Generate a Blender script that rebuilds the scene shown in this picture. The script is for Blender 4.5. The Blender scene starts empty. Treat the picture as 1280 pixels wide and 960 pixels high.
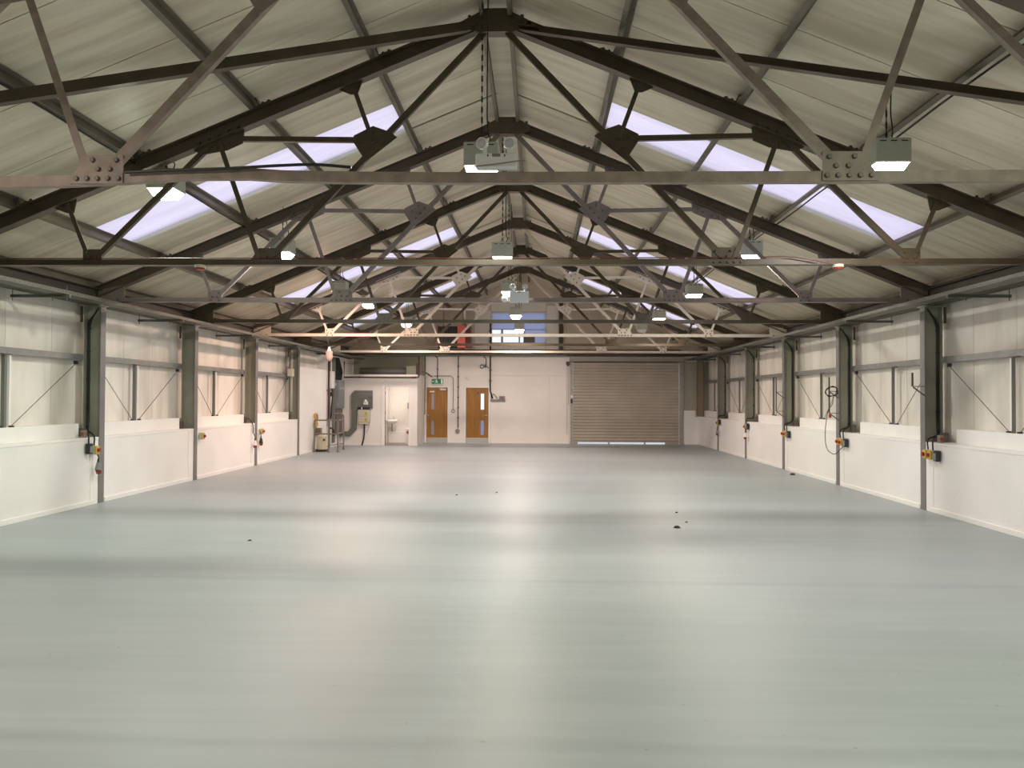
import bpy, bmesh, math, random
from mathutils import Vector, Matrix
random.seed(7)
SC = bpy.context.scene
COL = SC.collection
# ------------------------------------------------------------------ camera
YAW, PIT, ROL = 0.0318, 0.0175, 0.0044
cam_d = bpy.data.cameras.new('camera'); cam = bpy.data.objects.new('camera', cam_d); COL.objects.link(cam)
cam_d.sensor_fit = 'HORIZONTAL'; cam_d.sensor_width = 36; cam_d.lens = 1000/1280*36
cam_d.clip_start = 0.05; cam_d.clip_end = 300
cy, sy, cp, sp = math.cos(YAW), math.sin(YAW), math.cos(PIT), math.sin(PIT)
ax = Vector((cy, sy, 0)); az = Vector((sy*sp, -cy*sp, cp)); fw = Vector((-sy*cp, cy*cp, sp))
c_, s_ = math.cos(ROL), math.sin(ROL)
rt = ax*c_ + az*s_; up = az*c_ - ax*s_
M = Matrix((rt, up, -fw)).transposed().to_4x4(); M.translation = (0, 0, 1.69)
cam.matrix_world = M
SC.camera = cam
# ------------------------------------------------------------------ view, sky
SC.view_settings.view_transform = 'Standard'; SC.view_settings.look = 'None'
SC.view_settings.gamma = 1; SC.view_settings.use_curve_mapping = False
SC.view_settings.exposure = 0.12
wd = bpy.data.worlds.new('sky'); SC.world = wd; wd.use_nodes = True
bg = wd.node_tree.nodes['Background']; bg.inputs[0].default_value = (0.87, 0.90, 1.0, 1); bg.inputs[1].default_value = 1.2
LAMP_W = 70.0      # watts of one high bay light
# ------------------------------------------------------------------ grid of the building
XR = -0.49                      # ridge line
WL, WR = -6.93, 5.94            # inner faces of the columns
CL, CR = -7.31, 6.32            # inner faces of the cladding
S, Z0 = 3.503, 2.034
def TY(n): return Z0 + S*n
HC = 3.2275                     # truss tie level
YB = 29.86                      # back wall face
YF = 28.0                       # washroom front
def zr(d): return 6.03 - 0.41*d # rafter centre line
TH = math.atan(0.41)
# ------------------------------------------------------------------ materials
MATS = {}
def mat(name, col, rough=0.6, metal=0.0, emit=None, es=0.0, var=0.0, vscale=6.0, stretch=(1,1,1), bump=0.0, bscale=60.0, spec=0.5, col2=None):
    if name in MATS: return MATS[name]
    m = bpy.data.materials.new(name); m.use_nodes = True; nt = m.node_tree; b = nt.nodes['Principled BSDF']
    b.inputs['Base Color'].default_value = (*col, 1); b.inputs['Roughness'].default_value = rough
    b.inputs['Metallic'].default_value = metal; b.inputs['Specular IOR Level'].default_value = spec
    if emit: b.inputs['Emission Color'].default_value = (*emit, 1); b.inputs['Emission Strength'].default_value = es
    tc = None
    if var or bump or col2:
        g = nt.nodes.new('ShaderNodeNewGeometry')
        mp = nt.nodes.new('ShaderNodeMapping'); mp.inputs['Scale'].default_value = stretch
        nt.links.new(g.outputs['Position'], mp.inputs[0])
    if var or col2:
        n = nt.nodes.new('ShaderNodeTexNoise'); n.inputs['Scale'].default_value = vscale; n.inputs['Detail'].default_value = 5
        nt.links.new(mp.outputs[0], n.inputs['Vector'])
        r = nt.nodes.new('ShaderNodeValToRGB'); r.color_ramp.elements[0].position = .35; r.color_ramp.elements[1].position = .68
        c2 = col2 if col2 else tuple(max(0, c*(1-var)) for c in col)
        r.color_ramp.elements[0].color = (*c2, 1); r.color_ramp.elements[1].color = (*col, 1)
        nt.links.new(n.outputs['Fac'], r.inputs[0]); nt.links.new(r.outputs[0], b.inputs['Base Color'])
    if bump:
        n2 = nt.nodes.new('ShaderNodeTexNoise'); n2.inputs['Scale'].default_value = bscale; n2.inputs['Detail'].default_value = 3
        nt.links.new(g.outputs['Position'], n2.inputs['Vector'])
        bp = nt.nodes.new('ShaderNodeBump'); bp.inputs['Strength'].default_value = bump; bp.inputs['Distance'].default_value = .01
        nt.links.new(n2.outputs['Fac'], bp.inputs['Height']); nt.links.new(bp.outputs[0], b.inputs['Normal'])
    MATS[name] = m
    return m
dark_paint  = mat('dark_paint', (.09,.070,.042), .38, var=.35, vscale=3, bump=.15)
brown_paint = mat('brown_paint', (.115,.088,.062), .55, var=.3, vscale=3, bump=.15)
grey_paint  = mat('mauve_grey_paint', (.26,.215,.20), .5, var=.25, vscale=4, bump=.15)
warm_paint  = mat('warm_grey_paint', (.36,.285,.235), .5, var=.3, vscale=9, bump=.2, bscale=90)
cream_paint = mat('cream_paint', (.74,.66,.55), .5, var=.12, vscale=4, bump=.1)
bolt_m      = mat('bolt_steel', (.14,.115,.10), .5, .3)
purlin_m    = mat('purlin_steel', (.20,.175,.135), .5, .15, var=.3, vscale=3)
column_m    = mat('column_paint', (.29,.29,.225), .5, var=.15, vscale=2.5, bump=.1)
flange_m    = mat('flange_paint', (.21,.205,.205), .45, var=.15, vscale=3)
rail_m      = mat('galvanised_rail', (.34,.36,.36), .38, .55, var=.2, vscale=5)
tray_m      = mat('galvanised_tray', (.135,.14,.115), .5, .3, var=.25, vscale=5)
white_m     = mat('white_masonry_paint', (.90,.90,.88), .55, var=.06, vscale=1.2, bump=.25, bscale=22)
white2_m    = mat('white_board_paint', (.90,.90,.88), .5, var=.04, vscale=2)
wall_m      = mat('cream_wall_paint', (.88,.85,.81), .6, var=.05, vscale=1.0, bump=.1, bscale=30)
gable_m     = mat('gable_board', (.66,.58,.48), .65, var=.1, vscale=2)
black_m     = mat('black_rubber', (.012,.012,.012), .5)
blackp_m    = mat('black_plastic', (.02,.022,.022), .4)
grey_m      = mat('grey_plastic', (.22,.23,.24), .5)
dgrey_m     = mat('duct_grey', (.17,.18,.16), .5, var=.12, vscale=3)
steel_m     = mat('brushed_steel', (.60,.58,.55), .32, .9)
lgrey_m     = mat('lamp_housing', (.50,.52,.46), .45, var=.05)
fit_m       = mat('white_plastic', (.80,.80,.78), .4)
bluew_m     = mat('pale_blue_plastic', (.62,.66,.72), .4)
yellow_m    = mat('yellow_plate', (.62,.42,.06), .4)
beige_m     = mat('beige_enclosure', (.58,.56,.45), .5)
red_m       = mat('red_plastic', (.34,.03,.025), .4)
redw_m      = mat('red_sheet', (.78,.17,.12), .5)
maroon_m    = mat('maroon_pipe', (.055,.014,.011), .45)
wood_m      = mat('oak_veneer', (.38,.185,.032), .42, col2=(.28,.125,.020), vscale=2.2, stretch=(9,9,.8))
shut_m      = mat('shutter_slat', (.52,.47,.40), .6, .0, var=.12, vscale=1.5)
green_m     = mat('sign_green', (.0,.16,.08), .4, emit=(0,.35,.17), es=.10)
signw_m     = mat('sign_white', (.8,.9,.85), .4, emit=(.6,.9,.75), es=.1)
tan_m       = mat('tan_hose', (.52,.33,.12), .6)
creamp_m    = mat('cream_plastic', (.66,.60,.42), .45)
dust_m      = mat('dark_debris', (.03,.028,.025), .9)
lens_white  = None
def lens_mat(name, c, es):
    return mat(name, (.8,.8,.75), .4, emit=c, es=es)

# clad wall sheet with faint vertical ribs, grime
def clad_mat(name, base, dirt, axis='Y', rough=.5):
    m = bpy.data.materials.new(name); m.use_nodes = True; nt = m.node_tree; b = nt.nodes['Principled BSDF']
    b.inputs['Roughness'].default_value = rough
    g = nt.nodes.new('ShaderNodeNewGeometry'); mp = nt.nodes.new('ShaderNodeMapping')
    mp.inputs['Scale'].default_value = {'Y': (1,1.2,.25), 'X': (1.2,1,.25), 'S': (.35,3.2,.35)}[axis]
    nt.links.new(g.outputs['Position'], mp.inputs[0])
    n = nt.nodes.new('ShaderNodeTexNoise'); n.inputs['Scale'].default_value = 1.6; n.inputs['Detail'].default_value = 8; n.inputs['Roughness'].default_value = .6
    nt.links.new(mp.outputs[0], n.inputs['Vector'])
    r = nt.nodes.new('ShaderNodeValToRGB'); e = r.color_ramp.elements
    e[0].position = .34; e[0].color = (*dirt, 1); e[1].position = .60; e[1].color = (*base, 1)
    nt.links.new(n.outputs['Fac'], r.inputs[0])
    # tone of the individual sheet
    oi = nt.nodes.new('ShaderNodeObjectInfo'); mr = nt.nodes.new('ShaderNodeMapRange')
    mr.inputs['To Min'].default_value = .90; mr.inputs['To Max'].default_value = 1.03
    nt.links.new(oi.outputs['Random'], mr.inputs['Value'])
    mx = nt.nodes.new('ShaderNodeVectorMath'); mx.operation = 'SCALE'
    nt.links.new(r.outputs[0], mx.inputs[0]); nt.links.new(mr.outputs[0], mx.inputs['Scale'])
    nt.links.new(mx.outputs[0], b.inputs['Base Color'])
    # micro ribs running along the sheet
    w = nt.nodes.new('ShaderNodeTexWave'); w.bands_direction = 'Y' if axis != 'X' else 'X'; w.inputs['Scale'].default_value = 3.2
    nt.links.new(g.outputs['Position'], w.inputs['Vector'])
    bp = nt.nodes.new('ShaderNodeBump'); bp.inputs['Strength'].default_value = .06; bp.inputs['Distance'].default_value = .008
    nt.links.new(w.outputs['Fac'], bp.inputs['Height']); nt.links.new(bp.outputs[0], b.inputs['Normal'])
    return m
roof_m = clad_mat('roof_lining', (.80,.745,.60), (.62,.54,.40), 'S', .42)
clad_m = clad_mat('wall_cladding', (.86,.84,.78), (.70,.66,.58), 'Y')
# floor paint
def floor_mat():
    m = bpy.data.materials.new('grey_floor_paint'); m.use_nodes = True; nt = m.node_tree; N = nt.nodes; L = nt.links
    b = N['Principled BSDF']; g = N.new('ShaderNodeNewGeometry'); sx = N.new('ShaderNodeSeparateXYZ'); L.new(g.outputs['Position'], sx.inputs[0])
    def noise(scale, vec, detail=6):
        mp = N.new('ShaderNodeMapping'); mp.inputs['Scale'].default_value = vec; L.new(g.outputs['Position'], mp.inputs[0])
        n = N.new('ShaderNodeTexNoise'); n.inputs['Scale'].default_value = scale; n.inputs['Detail'].default_value = detail; L.new(mp.outputs[0], n.inputs['Vector']); return n
    def ramp(src, p0, c0, p1, c1):
        r = N.new('ShaderNodeValToRGB'); e = r.color_ramp.elements; e[0].position = p0; e[0].color = (*c0, 1); e[1].position = p1; e[1].color = (*c1, 1); L.new(src, r.inputs[0]); return r
    def mult(a, bb):
        x = N.new('ShaderNodeMix'); x.data_type = 'RGBA'; x.blend_type = 'MULTIPLY'; x.inputs[0].default_value = 1
        L.new(a, x.inputs[6]); L.new(bb, x.inputs[7]); return x.outputs[2]
    def math_(op, a, v=None, w=None):
        x = N.new('ShaderNodeMath'); x.operation = op
        if hasattr(a, 'links'): L.new(a, x.inputs[0])
        else: x.inputs[0].default_value = a
        if v is not None:
            if hasattr(v, 'links'): L.new(v, x.inputs[1])
            else: x.inputs[1].default_value = v
        if w is not None: x.inputs[2].default_value = w
        return x.outputs[0]
    n1 = noise(.7, (.35, 1.3, 1)); base = ramp(n1.outputs['Fac'], .3, (.318,.358,.378), .7, (.358,.400,.422))
    # painted-over joints, one in the middle of every bay
    n2 = noise(1.4, (.5, 1, 1)); wob = math_('MULTIPLY_ADD', n2.outputs['Fac'], .22, -.11)
    yy = math_('ADD', sx.outputs['Y'], wob)
    ph = math_('ABSOLUTE', math_('SUBTRACT', math_('PINGPONG', math_('SUBTRACT', yy, 7.42-3.503*4), 3.503/2), 0))
    band = ramp(ph, .02, (.91,.915,.92), .10, (1,1,1))
    # rollered patches: streaks across the hall
    n3 = noise(1.3, (.35, 6, 1), 9); st = ramp(n3.outputs['Fac'], .42, (.955,.958,.965), .58, (1.02,1.02,1.02))
    # second coat whose edge steps away to the left
    n4 = noise(1.2, (.3, 1.6, 1), 3); edge = math_('ADD', math_('MULTIPLY_ADD', sx.outputs['Y'], -.13, 1.15), math_('MULTIPLY', n4.outputs['Fac'], .5))
    sel = math_('LESS_THAN', math_('SUBTRACT', sx.outputs['X'], math_('SUBTRACT', .35, edge)), 0)
    coat = N.new('ShaderNodeMix'); coat.data_type = 'RGBA'; L.new(sel, coat.inputs[0]); coat.inputs[6].default_value = (1.0,1.0,.98,1); coat.inputs[7].default_value = (1.035,1.045,1.05,1)
    n5 = noise(14, (1, 1, 1), 2); spk = ramp(n5.outputs['Fac'], .24, (.80,.80,.80), .27, (1,1,1))
    c = mult(mult(mult(mult(base.outputs[0], band.outputs[0]), st.outputs[0]), coat.outputs[2]), spk.outputs[0])
    L.new(c, b.inputs['Base Color'])
    rr = N.new('ShaderNodeMapRange'); rr.inputs['To Min'].default_value = .36; rr.inputs['To Max'].default_value = .50
    L.new(n3.outputs['Fac'], rr.inputs['Value']); L.new(rr.outputs[0], b.inputs['Roughness'])
    b.inputs['Specular IOR Level'].default_value = .38
    n6 = noise(5, (.6, 1.6, 1), 4); bp = N.new('ShaderNodeBump'); bp.inputs['Strength'].default_value = .06; bp.inputs['Distance'].default_value = .02
    L.new(n6.outputs['Fac'], bp.inputs['Height']); L.new(bp.outputs[0], b.inputs['Normal'])
    return m
floor_m = floor_mat()
def sheet_mat(name, col, dif, mixf):
    m = bpy.data.materials.new(name); m.use_nodes = True; nt = m.node_tree; nt.nodes.clear()
    o = nt.nodes.new('ShaderNodeOutputMaterial'); t = nt.nodes.new('ShaderNodeBsdfTranslucent'); d = nt.nodes.new('ShaderNodeBsdfDiffuse'); x = nt.nodes.new('ShaderNodeMixShader')
    g = nt.nodes.new('ShaderNodeNewGeometry'); mp = nt.nodes.new('ShaderNodeMapping'); mp.inputs['Scale'].default_value = (.4, 3, .4)
    n = nt.nodes.new('ShaderNodeTexNoise'); n.inputs['Scale'].default_value = 1.5; n.inputs['Detail'].default_value = 4
    nt.links.new(g.outputs['Position'], mp.inputs[0]); nt.links.new(mp.outputs[0], n.inputs['Vector'])
    r = nt.nodes.new('ShaderNodeValToRGB'); r.color_ramp.elements[0].position = .3; r.color_ramp.elements[1].position = .7
    r.color_ramp.elements[0].color = (*[c*.86 for c in col], 1); r.color_ramp.elements[1].color = (*col, 1)
    nt.links.new(n.outputs['Fac'], r.inputs[0]); nt.links.new(r.outputs[0], t.inputs[0]); d.inputs[0].default_value = (*dif, 1)
    x.inputs[0].default_value = mixf; nt.links.new(t.outputs[0], x.inputs[1]); nt.links.new(d.outputs[0], x.inputs[2]); nt.links.new(x.outputs[0], o.inputs[0])
    return m
sky_m = sheet_mat('translucent_rooflight', (.88,.79,.93), (.7,.66,.66), .15)
frost_m = sheet_mat('frosted_blue_glazing', (.36,.40,.60), (.5,.52,.6), .25)
frostp_m = sheet_mat('obscured_glass', (.50,.46,.46), (.6,.55,.52), .3)
def glass_mat():
    m = bpy.data.materials.new('clear_glass'); m.use_nodes = True; nt = m.node_tree; nt.nodes.clear()
    o = nt.nodes.new('ShaderNodeOutputMaterial'); t = nt.nodes.new('ShaderNodeBsdfTransparent'); g = nt.nodes.new('ShaderNodeBsdfGlossy'); g.inputs['Roughness'].default_value = .03
    f = nt.nodes.new('ShaderNodeFresnel'); f.inputs[0].default_value = 1.45; x = nt.nodes.new('ShaderNodeMixShader')
    t.inputs[0].default_value = (.95,.97,1,1)
    nt.links.new(f.outputs[0], x.inputs[0]); nt.links.new(t.outputs[0], x.inputs[1]); nt.links.new(g.outputs[0], x.inputs[2]); nt.links.new(x.outputs[0], o.inputs[0]); return m
glass_m = glass_mat()

# ------------------------------------------------------------------ helpers
WLOC = {}
def tag(o, label=None, cat=None, group=None, kind=None):
    if label: o['label'] = label
    if cat: o['category'] = cat
    if group: o['group'] = group
    if kind: o['kind'] = kind
    return o
def thing(name, label, cat, loc=(0,0,0), group=None):
    o = bpy.data.objects.new(name, None); o.empty_display_size = .1; COL.objects.link(o); o.location = loc
    WLOC[o.name] = Vector(loc); tag(o, label, cat, group); return o
def obj(name, bm, m, parent=None, loc=None, smooth=False, m2=None):
    """mesh built in world coordinates; origin goes to the parent's base (or loc)"""
    base = WLOC[parent.name] if parent else Vector(loc or (0,0,0))
    bmesh.ops.translate(bm, verts=bm.verts, vec=-base)
    bmesh.ops.recalc_face_normals(bm, faces=bm.faces)
    me = bpy.data.meshes.new(name); bm.to_mesh(me); bm.free()
    me.materials.append(m)
    if m2: me.materials.append(m2)
    if smooth:
        for p in me.polygons: p.use_smooth = True
    o = bpy.data.objects.new(name, me); COL.objects.link(o)
    if parent: o.parent = parent
    else: o.location = base
    WLOC[o.name] = Vector(base); return o
def NB(): return bmesh.new()
def box(bm, x0, x1, y0, y1, z0, z1, bev=0):
    vs = [bm.verts.new((x, y, z)) for z in (z0, z1) for y in (y0, y1) for x in (x0, x1)]
    fs = [bm.faces.new([vs[i] for i in f]) for f in ((0,2,3,1),(4,5,7,6),(0,1,5,4),(2,6,7,3),(0,4,6,2),(1,3,7,5))]
    if bev:
        es = list({e for f in fs for e in f.edges})
        bmesh.ops.bevel(bm, geom=es, offset=bev, segments=1, affect='EDGES')
    return bm
def B(x0, x1, y0, y1, z0, z1, bev=0): return box(NB(), x0, x1, y0, y1, z0, z1, bev)
def prism(bm, pts, ext):
    """closed polygon pts (3D) extruded by vector ext"""
    ext = Vector(ext); a = [bm.verts.new(Vector(p)) for p in pts]; b = [bm.verts.new(Vector(p)+ext) for p in pts]
    bm.faces.new(a); bm.faces.new(b[::-1]); n = len(pts)
    for i in range(n): bm.faces.new((a[i], b[i], b[(i+1) % n], a[(i+1) % n]))
    return bm
def beam(bm, p, q, prof, upv=(0,0,1)):
    p, q = Vector(p), Vector(q); d = (q-p).normalized(); u = Vector(upv); u = (u - d*u.dot(d)).normalized(); s = d.cross(u)
    return prism(bm, [p + s*a + u*b for a, b in prof], q-p)
def Lp(h, w, t=.008):   # in-plane leg h (along up), other leg w (to the side)
    return [(0,-h/2),(w,-h/2),(w,-h/2+t),(t,-h/2+t),(t,h/2),(0,h/2)]
def Ip(w, h, tf=.012, tw=.012):
    a, b, c, d = w/2, h/2, tw/2, h/2-tf
    return [(-a,-b),(a,-b),(a,-d),(c,-d),(c,d),(a,d),(a,b),(-a,b),(-a,d),(-c,d),(-c,-d),(-a,-d)]
def Cp(w, h, t=.01):
    return [(0,-h/2),(w,-h/2),(w,-h/2+t),(t,-h/2+t),(t,h/2-t),(w,h/2-t),(w,h/2),(0,h/2)]
def Zp(w, h, t=.006):
    return [(-w,-h/2),(t/2,-h/2),(t/2,h/2-t),(w,h/2-t),(w,h/2),(-t/2,h/2),(-t/2,-h/2+t),(-w,-h/2+t)]
def tube(bm, pts, r, n=6):
    pts = [Vector(p) for p in pts]; rings = []
    prev = None
    for i, p in enumerate(pts):
        d = (pts[min(i+1, len(pts)-1)] - pts[max(i-1, 0)]).normalized()
        if prev is None:
            u = Vector((0,0,1)) if abs(d.z) < .9 else Vector((1,0,0))
        else: u = prev
        u = (u - d*u.dot(d)).normalized(); prev = u; s = d.cross(u)
        rings.append([bm.verts.new(p + (u*math.cos(2*math.pi*k/n) + s*math.sin(2*math.pi*k/n))*r) for k in range(n)])
    for a, b in zip(rings, rings[1:]):
        for k in range(n): bm.faces.new((a[k], a[(k+1) % n], b[(k+1) % n], b[k]))
    bm.faces.new(rings[0][::-1]); bm.faces.new(rings[-1]); return bm
def cyl(bm, c, axis, r, h, n=10, r2=None):
    c = Vector(c); d = Vector(axis).normalized(); u = Vector((0,0,1)) if abs(d.z) < .9 else Vector((1,0,0))
    u = (u - d*u.dot(d)).normalized(); s = d.cross(u); r2 = r if r2 is None else r2
    a = [bm.verts.new(c + (u*math.cos(2*math.pi*k/n)+s*math.sin(2*math.pi*k/n))*r) for k in range(n)]
    b = [bm.verts.new(c + d*h + (u*math.cos(2*math.pi*k/n)+s*math.sin(2*math.pi*k/n))*r2) for k in range(n)]
    for k in range(n): bm.faces.new((a[k], a[(k+1) % n], b[(k+1) % n], b[k]))
    bm.faces.new(a[::-1]); bm.faces.new(b); return bm
def dome(bm, c, axis, r, h, n=10, m=4):
    c = Vector(c); d = Vector(axis).normalized(); u = Vector((0,0,1)) if abs(d.z) < .9 else Vector((1,0,0))
    u = (u - d*u.dot(d)).normalized(); s = d.cross(u); rings = []
    for i in range(m):
        t = i/m*math.pi/2
        rings.append([bm.verts.new(c + d*h*math.sin(t) + (u*math.cos(2*math.pi*k/n)+s*math.sin(2*math.pi*k/n))*r*math.cos(t)) for k in range(n)])
    for a, b in zip(rings, rings[1:]):
        for k in range(n): bm.faces.new((a[k], a[(k+1) % n], b[(k+1) % n], b[k]))
    tip = bm.verts.new(c + d*h)
    for k in range(n): bm.faces.new((rings[-1][k], rings[-1][(k+1) % n], tip))
    bm.faces.new(rings[0][::-1]); return bm
def smooth_pts(pts, k=6):
    """Catmull-Rom through the points"""
    P = [Vector(p) for p in pts]; P = [P[0]*2-P[1]] + P + [P[-1]*2-P[-2]]; out = []
    for i in range(1, len(P)-2):
        for j in range(k):
            t = j/k; a, b, c, d = P[i-1], P[i], P[i+1], P[i+2]
            out.append(.5*((2*b) + (c-a)*t + (2*a-5*b+4*c-d)*t*t + (3*b-a-3*c+d)*t**3))
    out.append(P[-2]); return out
def ctree(o, loc, rotz=0, label=None, group=None):
    r = o.copy(); COL.objects.link(r); r.location = loc; r.rotation_euler = (0,0,rotz)
    if label: r['label'] = label
    if group: r['group'] = group
    for ch in list(o.children):
        c = ch.copy(); COL.objects.link(c); c.parent = r
        for g in list(ch.children):
            e = g.copy(); COL.objects.link(e); e.parent = c
    WLOC[r.name] = Vector(loc); return r
def share(name, src, m, loc, parent, rot=None):
    """piece that shares mesh data"""
    o = bpy.data.objects.new(name, src.data); COL.objects.link(o); o.parent = parent
    o.location = Vector(loc) - WLOC[parent.name]
    if rot: o.rotation_euler = rot
    return o
ORD = ['nearest','second','third','fourth','fifth','sixth','seventh','eighth','ninth']

# ------------------------------------------------------------------ setting: floor, roof, walls
tag(obj('floor', B(-7.6, 6.6, -4.5, YB+.1, -.12, 0), floor_m), kind='structure')
tag(obj('ground', B(-30, 30, YB+.35, 90, -.25, -.13), mat('pale_concrete', (.72,.72,.74), .9, var=.2)), kind='structure')

PK0, PP = 10.68, 1.107       # roof sheets: joint grid along the hall
def yk(k): return PK0 + PP*k
SKY_K = (0, 7, 13)
OFF = .225
def rz_(d): return zr(d) + OFF
def slab(bm, sg, d0, d1, y0, y1, t0, t1):
    """piece of roof between d0,d1 from the ridge; t0,t1 heights above the lining"""
    pts = [(XR+sg*d0, y0, rz_(d0)+t0), (XR+sg*d1, y0, rz_(d1)+t0), (XR+sg*d1, y0, rz_(d1)+t1), (XR+sg*d0, y0, rz_(d0)+t1)]
    return prism(bm, pts, (0, y1-y0, 0))
D1 = 7.15
bm = NB()
KR = range(-13, 18)
for sg in (-1, 1):
    for k in KR:
        y0, y1 = yk(k), yk(k+1)
        if k in SKY_K:
            slab(bm, sg, .02, 1.44, y0, y1, .012, .12); slab(bm, sg, 5.70, D1, y0, y1, .012, .12)
            slab(bm, sg, 1.44, 5.70, y1-.06, y1+.0, .012, .12)
        else: slab(bm, sg, .02, D1, y0, y1, .012, .12)
ceiling = tag(obj('ceiling', bm, mat('roof_void', (.10,.085,.06), .8)), kind='structure')
ridge = obj('ridge_cap', prism(NB(), [(XR-.35, -4, rz_(.35)+.13), (XR, -4, rz_(0)+.16), (XR+.35, -4, rz_(.35)+.13), (XR+.35, -4, rz_(.35)+.15), (XR, -4, rz_(0)+.2), (XR-.35, -4, rz_(.35)+.15)], (0, 34.5, 0)), roof_m, ceiling)
obj('ridge_lining', prism(NB(), [(XR-.13, -4, rz_(.1)-.012), (XR+.13, -4, rz_(.1)-.012), (XR+.13, -4, rz_(.1)), (XR-.13, -4, rz_(.1))], (0, YB+4, 0)), roof_m, ceiling)
for sg in (-1, 1):
    proto = None
    for k in KR:
        y0, y1 = yk(k)+.006, yk(k+1)-.006
        if k in SKY_K:
            obj('roof_panel', slab(NB(), sg, .06, 1.44, y0, y1-.05, 0, .012), roof_m, ceiling)
            obj('roof_panel', slab(NB(), sg, 5.70, D1-.05, y0, y1, 0, .012), roof_m, ceiling)
            obj('rooflight_kerb', slab(NB(), sg, 1.44, 5.70, yk(k+1)-.064, yk(k+1)+.004, -.002, .012), white2_m, ceiling)
            obj('rooflight_kerb', slab(NB(), sg, 1.44, 5.70, yk(k+1)-.070, yk(k+1)-.064, -.002, .03), white2_m, ceiling)
        elif proto is None:
            proto = obj('roof_panel', slab(NB(), sg, .06, D1-.05, 0, PP-.012, 0, .012), roof_m, ceiling)
            proto.location = (0, y0, 0)
        else: share('roof_panel', proto, roof_m, (0, y0, 0), ceiling)
# translucent rooflights
wn = 1
for k in SKY_K:
    for sg in (-1, 1):
        bm = NB(); y0, y1 = yk(k), yk(k+1)-.06; n = 28
        rows = []
        for i in range(n+1):
            y = y0 + (y1-y0)*i/n; h = .004*(1 if i % 4 in (1, 2) else 0)
            rows.append([bm.verts.new((XR+sg*d, y, rz_(d)+.03+h)) for d in (1.40, 5.74)])
        for a, b in zip(rows, rows[1:]): bm.faces.new((a[0], a[1], b[1], b[0]))
        w = obj('window_%d' % wn, bm, sky_m, loc=(XR+sg*3.5, y0, rz_(3.5))); tag(w, kind='structure'); wn += 1

# side walls: cladding sheets, masonry dado with stepped top, skirting
def side_wall(sg, name):
    face = WL if sg < 0 else WR; cl = CL if sg < 0 else CR
    x0, x1 = (cl-.10, cl-.02) if sg < 0 else (cl+.02, cl+.10)
    w = tag(obj(name, B(x0, x1, -4.5, YB+.1, -.12, 3.52), mat('wall_void', (.12,.11,.09), .8)), kind='structure')
    pr = None; k = 0; y = .25
    while y < YB-.1:
        y1 = min(y+1.05, YB)
        a, b = (cl-.018, cl) if sg < 0 else (cl, cl+.018)
        if pr is None:
            pr = obj('cladding_panel', B(a, b, 0, 1.042, 0, 3.45), clad_m, w); pr.location = (0, y, 0)
        elif y1 < YB-.01: share('cladding_panel', pr, clad_m, (0, y, 0), w)
        else: obj('cladding_panel', B(a, b, y, YB-.01, 0, 3.45), clad_m, w)
        y += 1.05
    skm = white2_m
    def bx(a, b): return (min(a, b), max(a, b))
    for n in range(1, 8):
        if sg < 0 and n == 7: continue
        ya, yb_ = TY(n)+.008, (TY(n+1)-.008 if n < 7 else YB-.003)
        if sg < 0 and n == 6:
            # full height white board instead of the dado
            f0, f1 = bx(face-.02, cl)
            o = obj('full_height_board', B(f0, f1, ya, 26.2, 0, 2.58), white2_m, w)
            s0, s1 = bx(face-.02, face+.0); obj('skirting', B(s0, s1+.004, ya+.1, 26.2, 0, .07, .003), white2_m, w)
            s0, s1 = bx(face-.02, cl); obj('rear_wall_board', B(s0, s1, 26.2, YB-.01, 0, 3.1), white2_m, w)
            continue
        f0, f1 = bx(face+.015*sg, cl-.001*sg)
        o = obj('dado_block', B(f0, f1, ya, yb_, 0, 1.005, .004), white_m, w)
        l0, l1 = bx(face+.01*sg, cl-.001*sg)
        obj('dado_ledge', B(l0, l1, ya+.0, yb_, 1.005, 1.045, .006), white2_m, w)
        u0, u1 = bx(face+.20*sg, cl-.003*sg)
        g = .60 if n < 7 else .05
        obj('upper_board', B(u0, u1, ya+.12, yb_-(g if sg > 0 else .30), 1.045, 1.262, .004), white2_m, w)
        s0, s1 = bx(face-.004*sg, face+.015*sg); obj('skirting', B(s0, s1, ya+.10, yb_-.2, 0, .07, .003), white2_m, w)
        i0, i1 = bx(face+.006*sg, face+.015*sg); obj('infill_strip', B(i0, i1, yb_-.30, yb_-.1, .0, 1.0, .002), white2_m, w)
    return w
wall_l = side_wall(-1, 'wall_left'); wall_r = side_wall(1, 'wall_right')
rw = tag(obj('wall_rear', B(-7.6, 6.6, -4.6, -4.5, -.12, 6.5), wall_m), kind='structure')

# back wall with door holes, shutter opening and gable window
bm = NB(); T0, T1_ = YB, YB+.22
def wbox(x0, x1, z0, z1): box(bm, x0, x1, T0, T1_, z0, z1)
D1x, D2x, SHx, ZD = (-4.20, -3.31), (-2.72, -1.79), (1.30, 5.27), 2.09
wbox(-7.5, D1x[0], 0, 3.3); wbox(D1x[0], D1x[1], ZD, 3.3); wbox(D1x[1], D2x[0], 0, 3.3); wbox(D2x[0], D2x[1], ZD, 3.3)
wbox(D2x[1], SHx[0], 0, 3.3); wbox(SHx[0], SHx[1], 3.05, 3.3); wbox(SHx[1], 6.6, 0, 3.3)
wall_b = tag(obj('wall_back', bm, wall_m), kind='structure')
obj('shade_panel', B(-6.9, -4.19, YB-.022, YB-.001, 2.51, 3.24, .003), mat('olive_shade', (.30,.31,.24), .6), wall_b)  # added panel: shade on the wall above the washroom, put into its colour
obj('upper_lining', B(-4.18, 1.2, YB-.022, YB-.001, 2.525, 3.24, .003), wall_m, wall_b)
obj('lining_board', B(-1.74, .44, YB-.014, YB-.001, .0, 2.512, .003), wall_m, wall_b)
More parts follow.
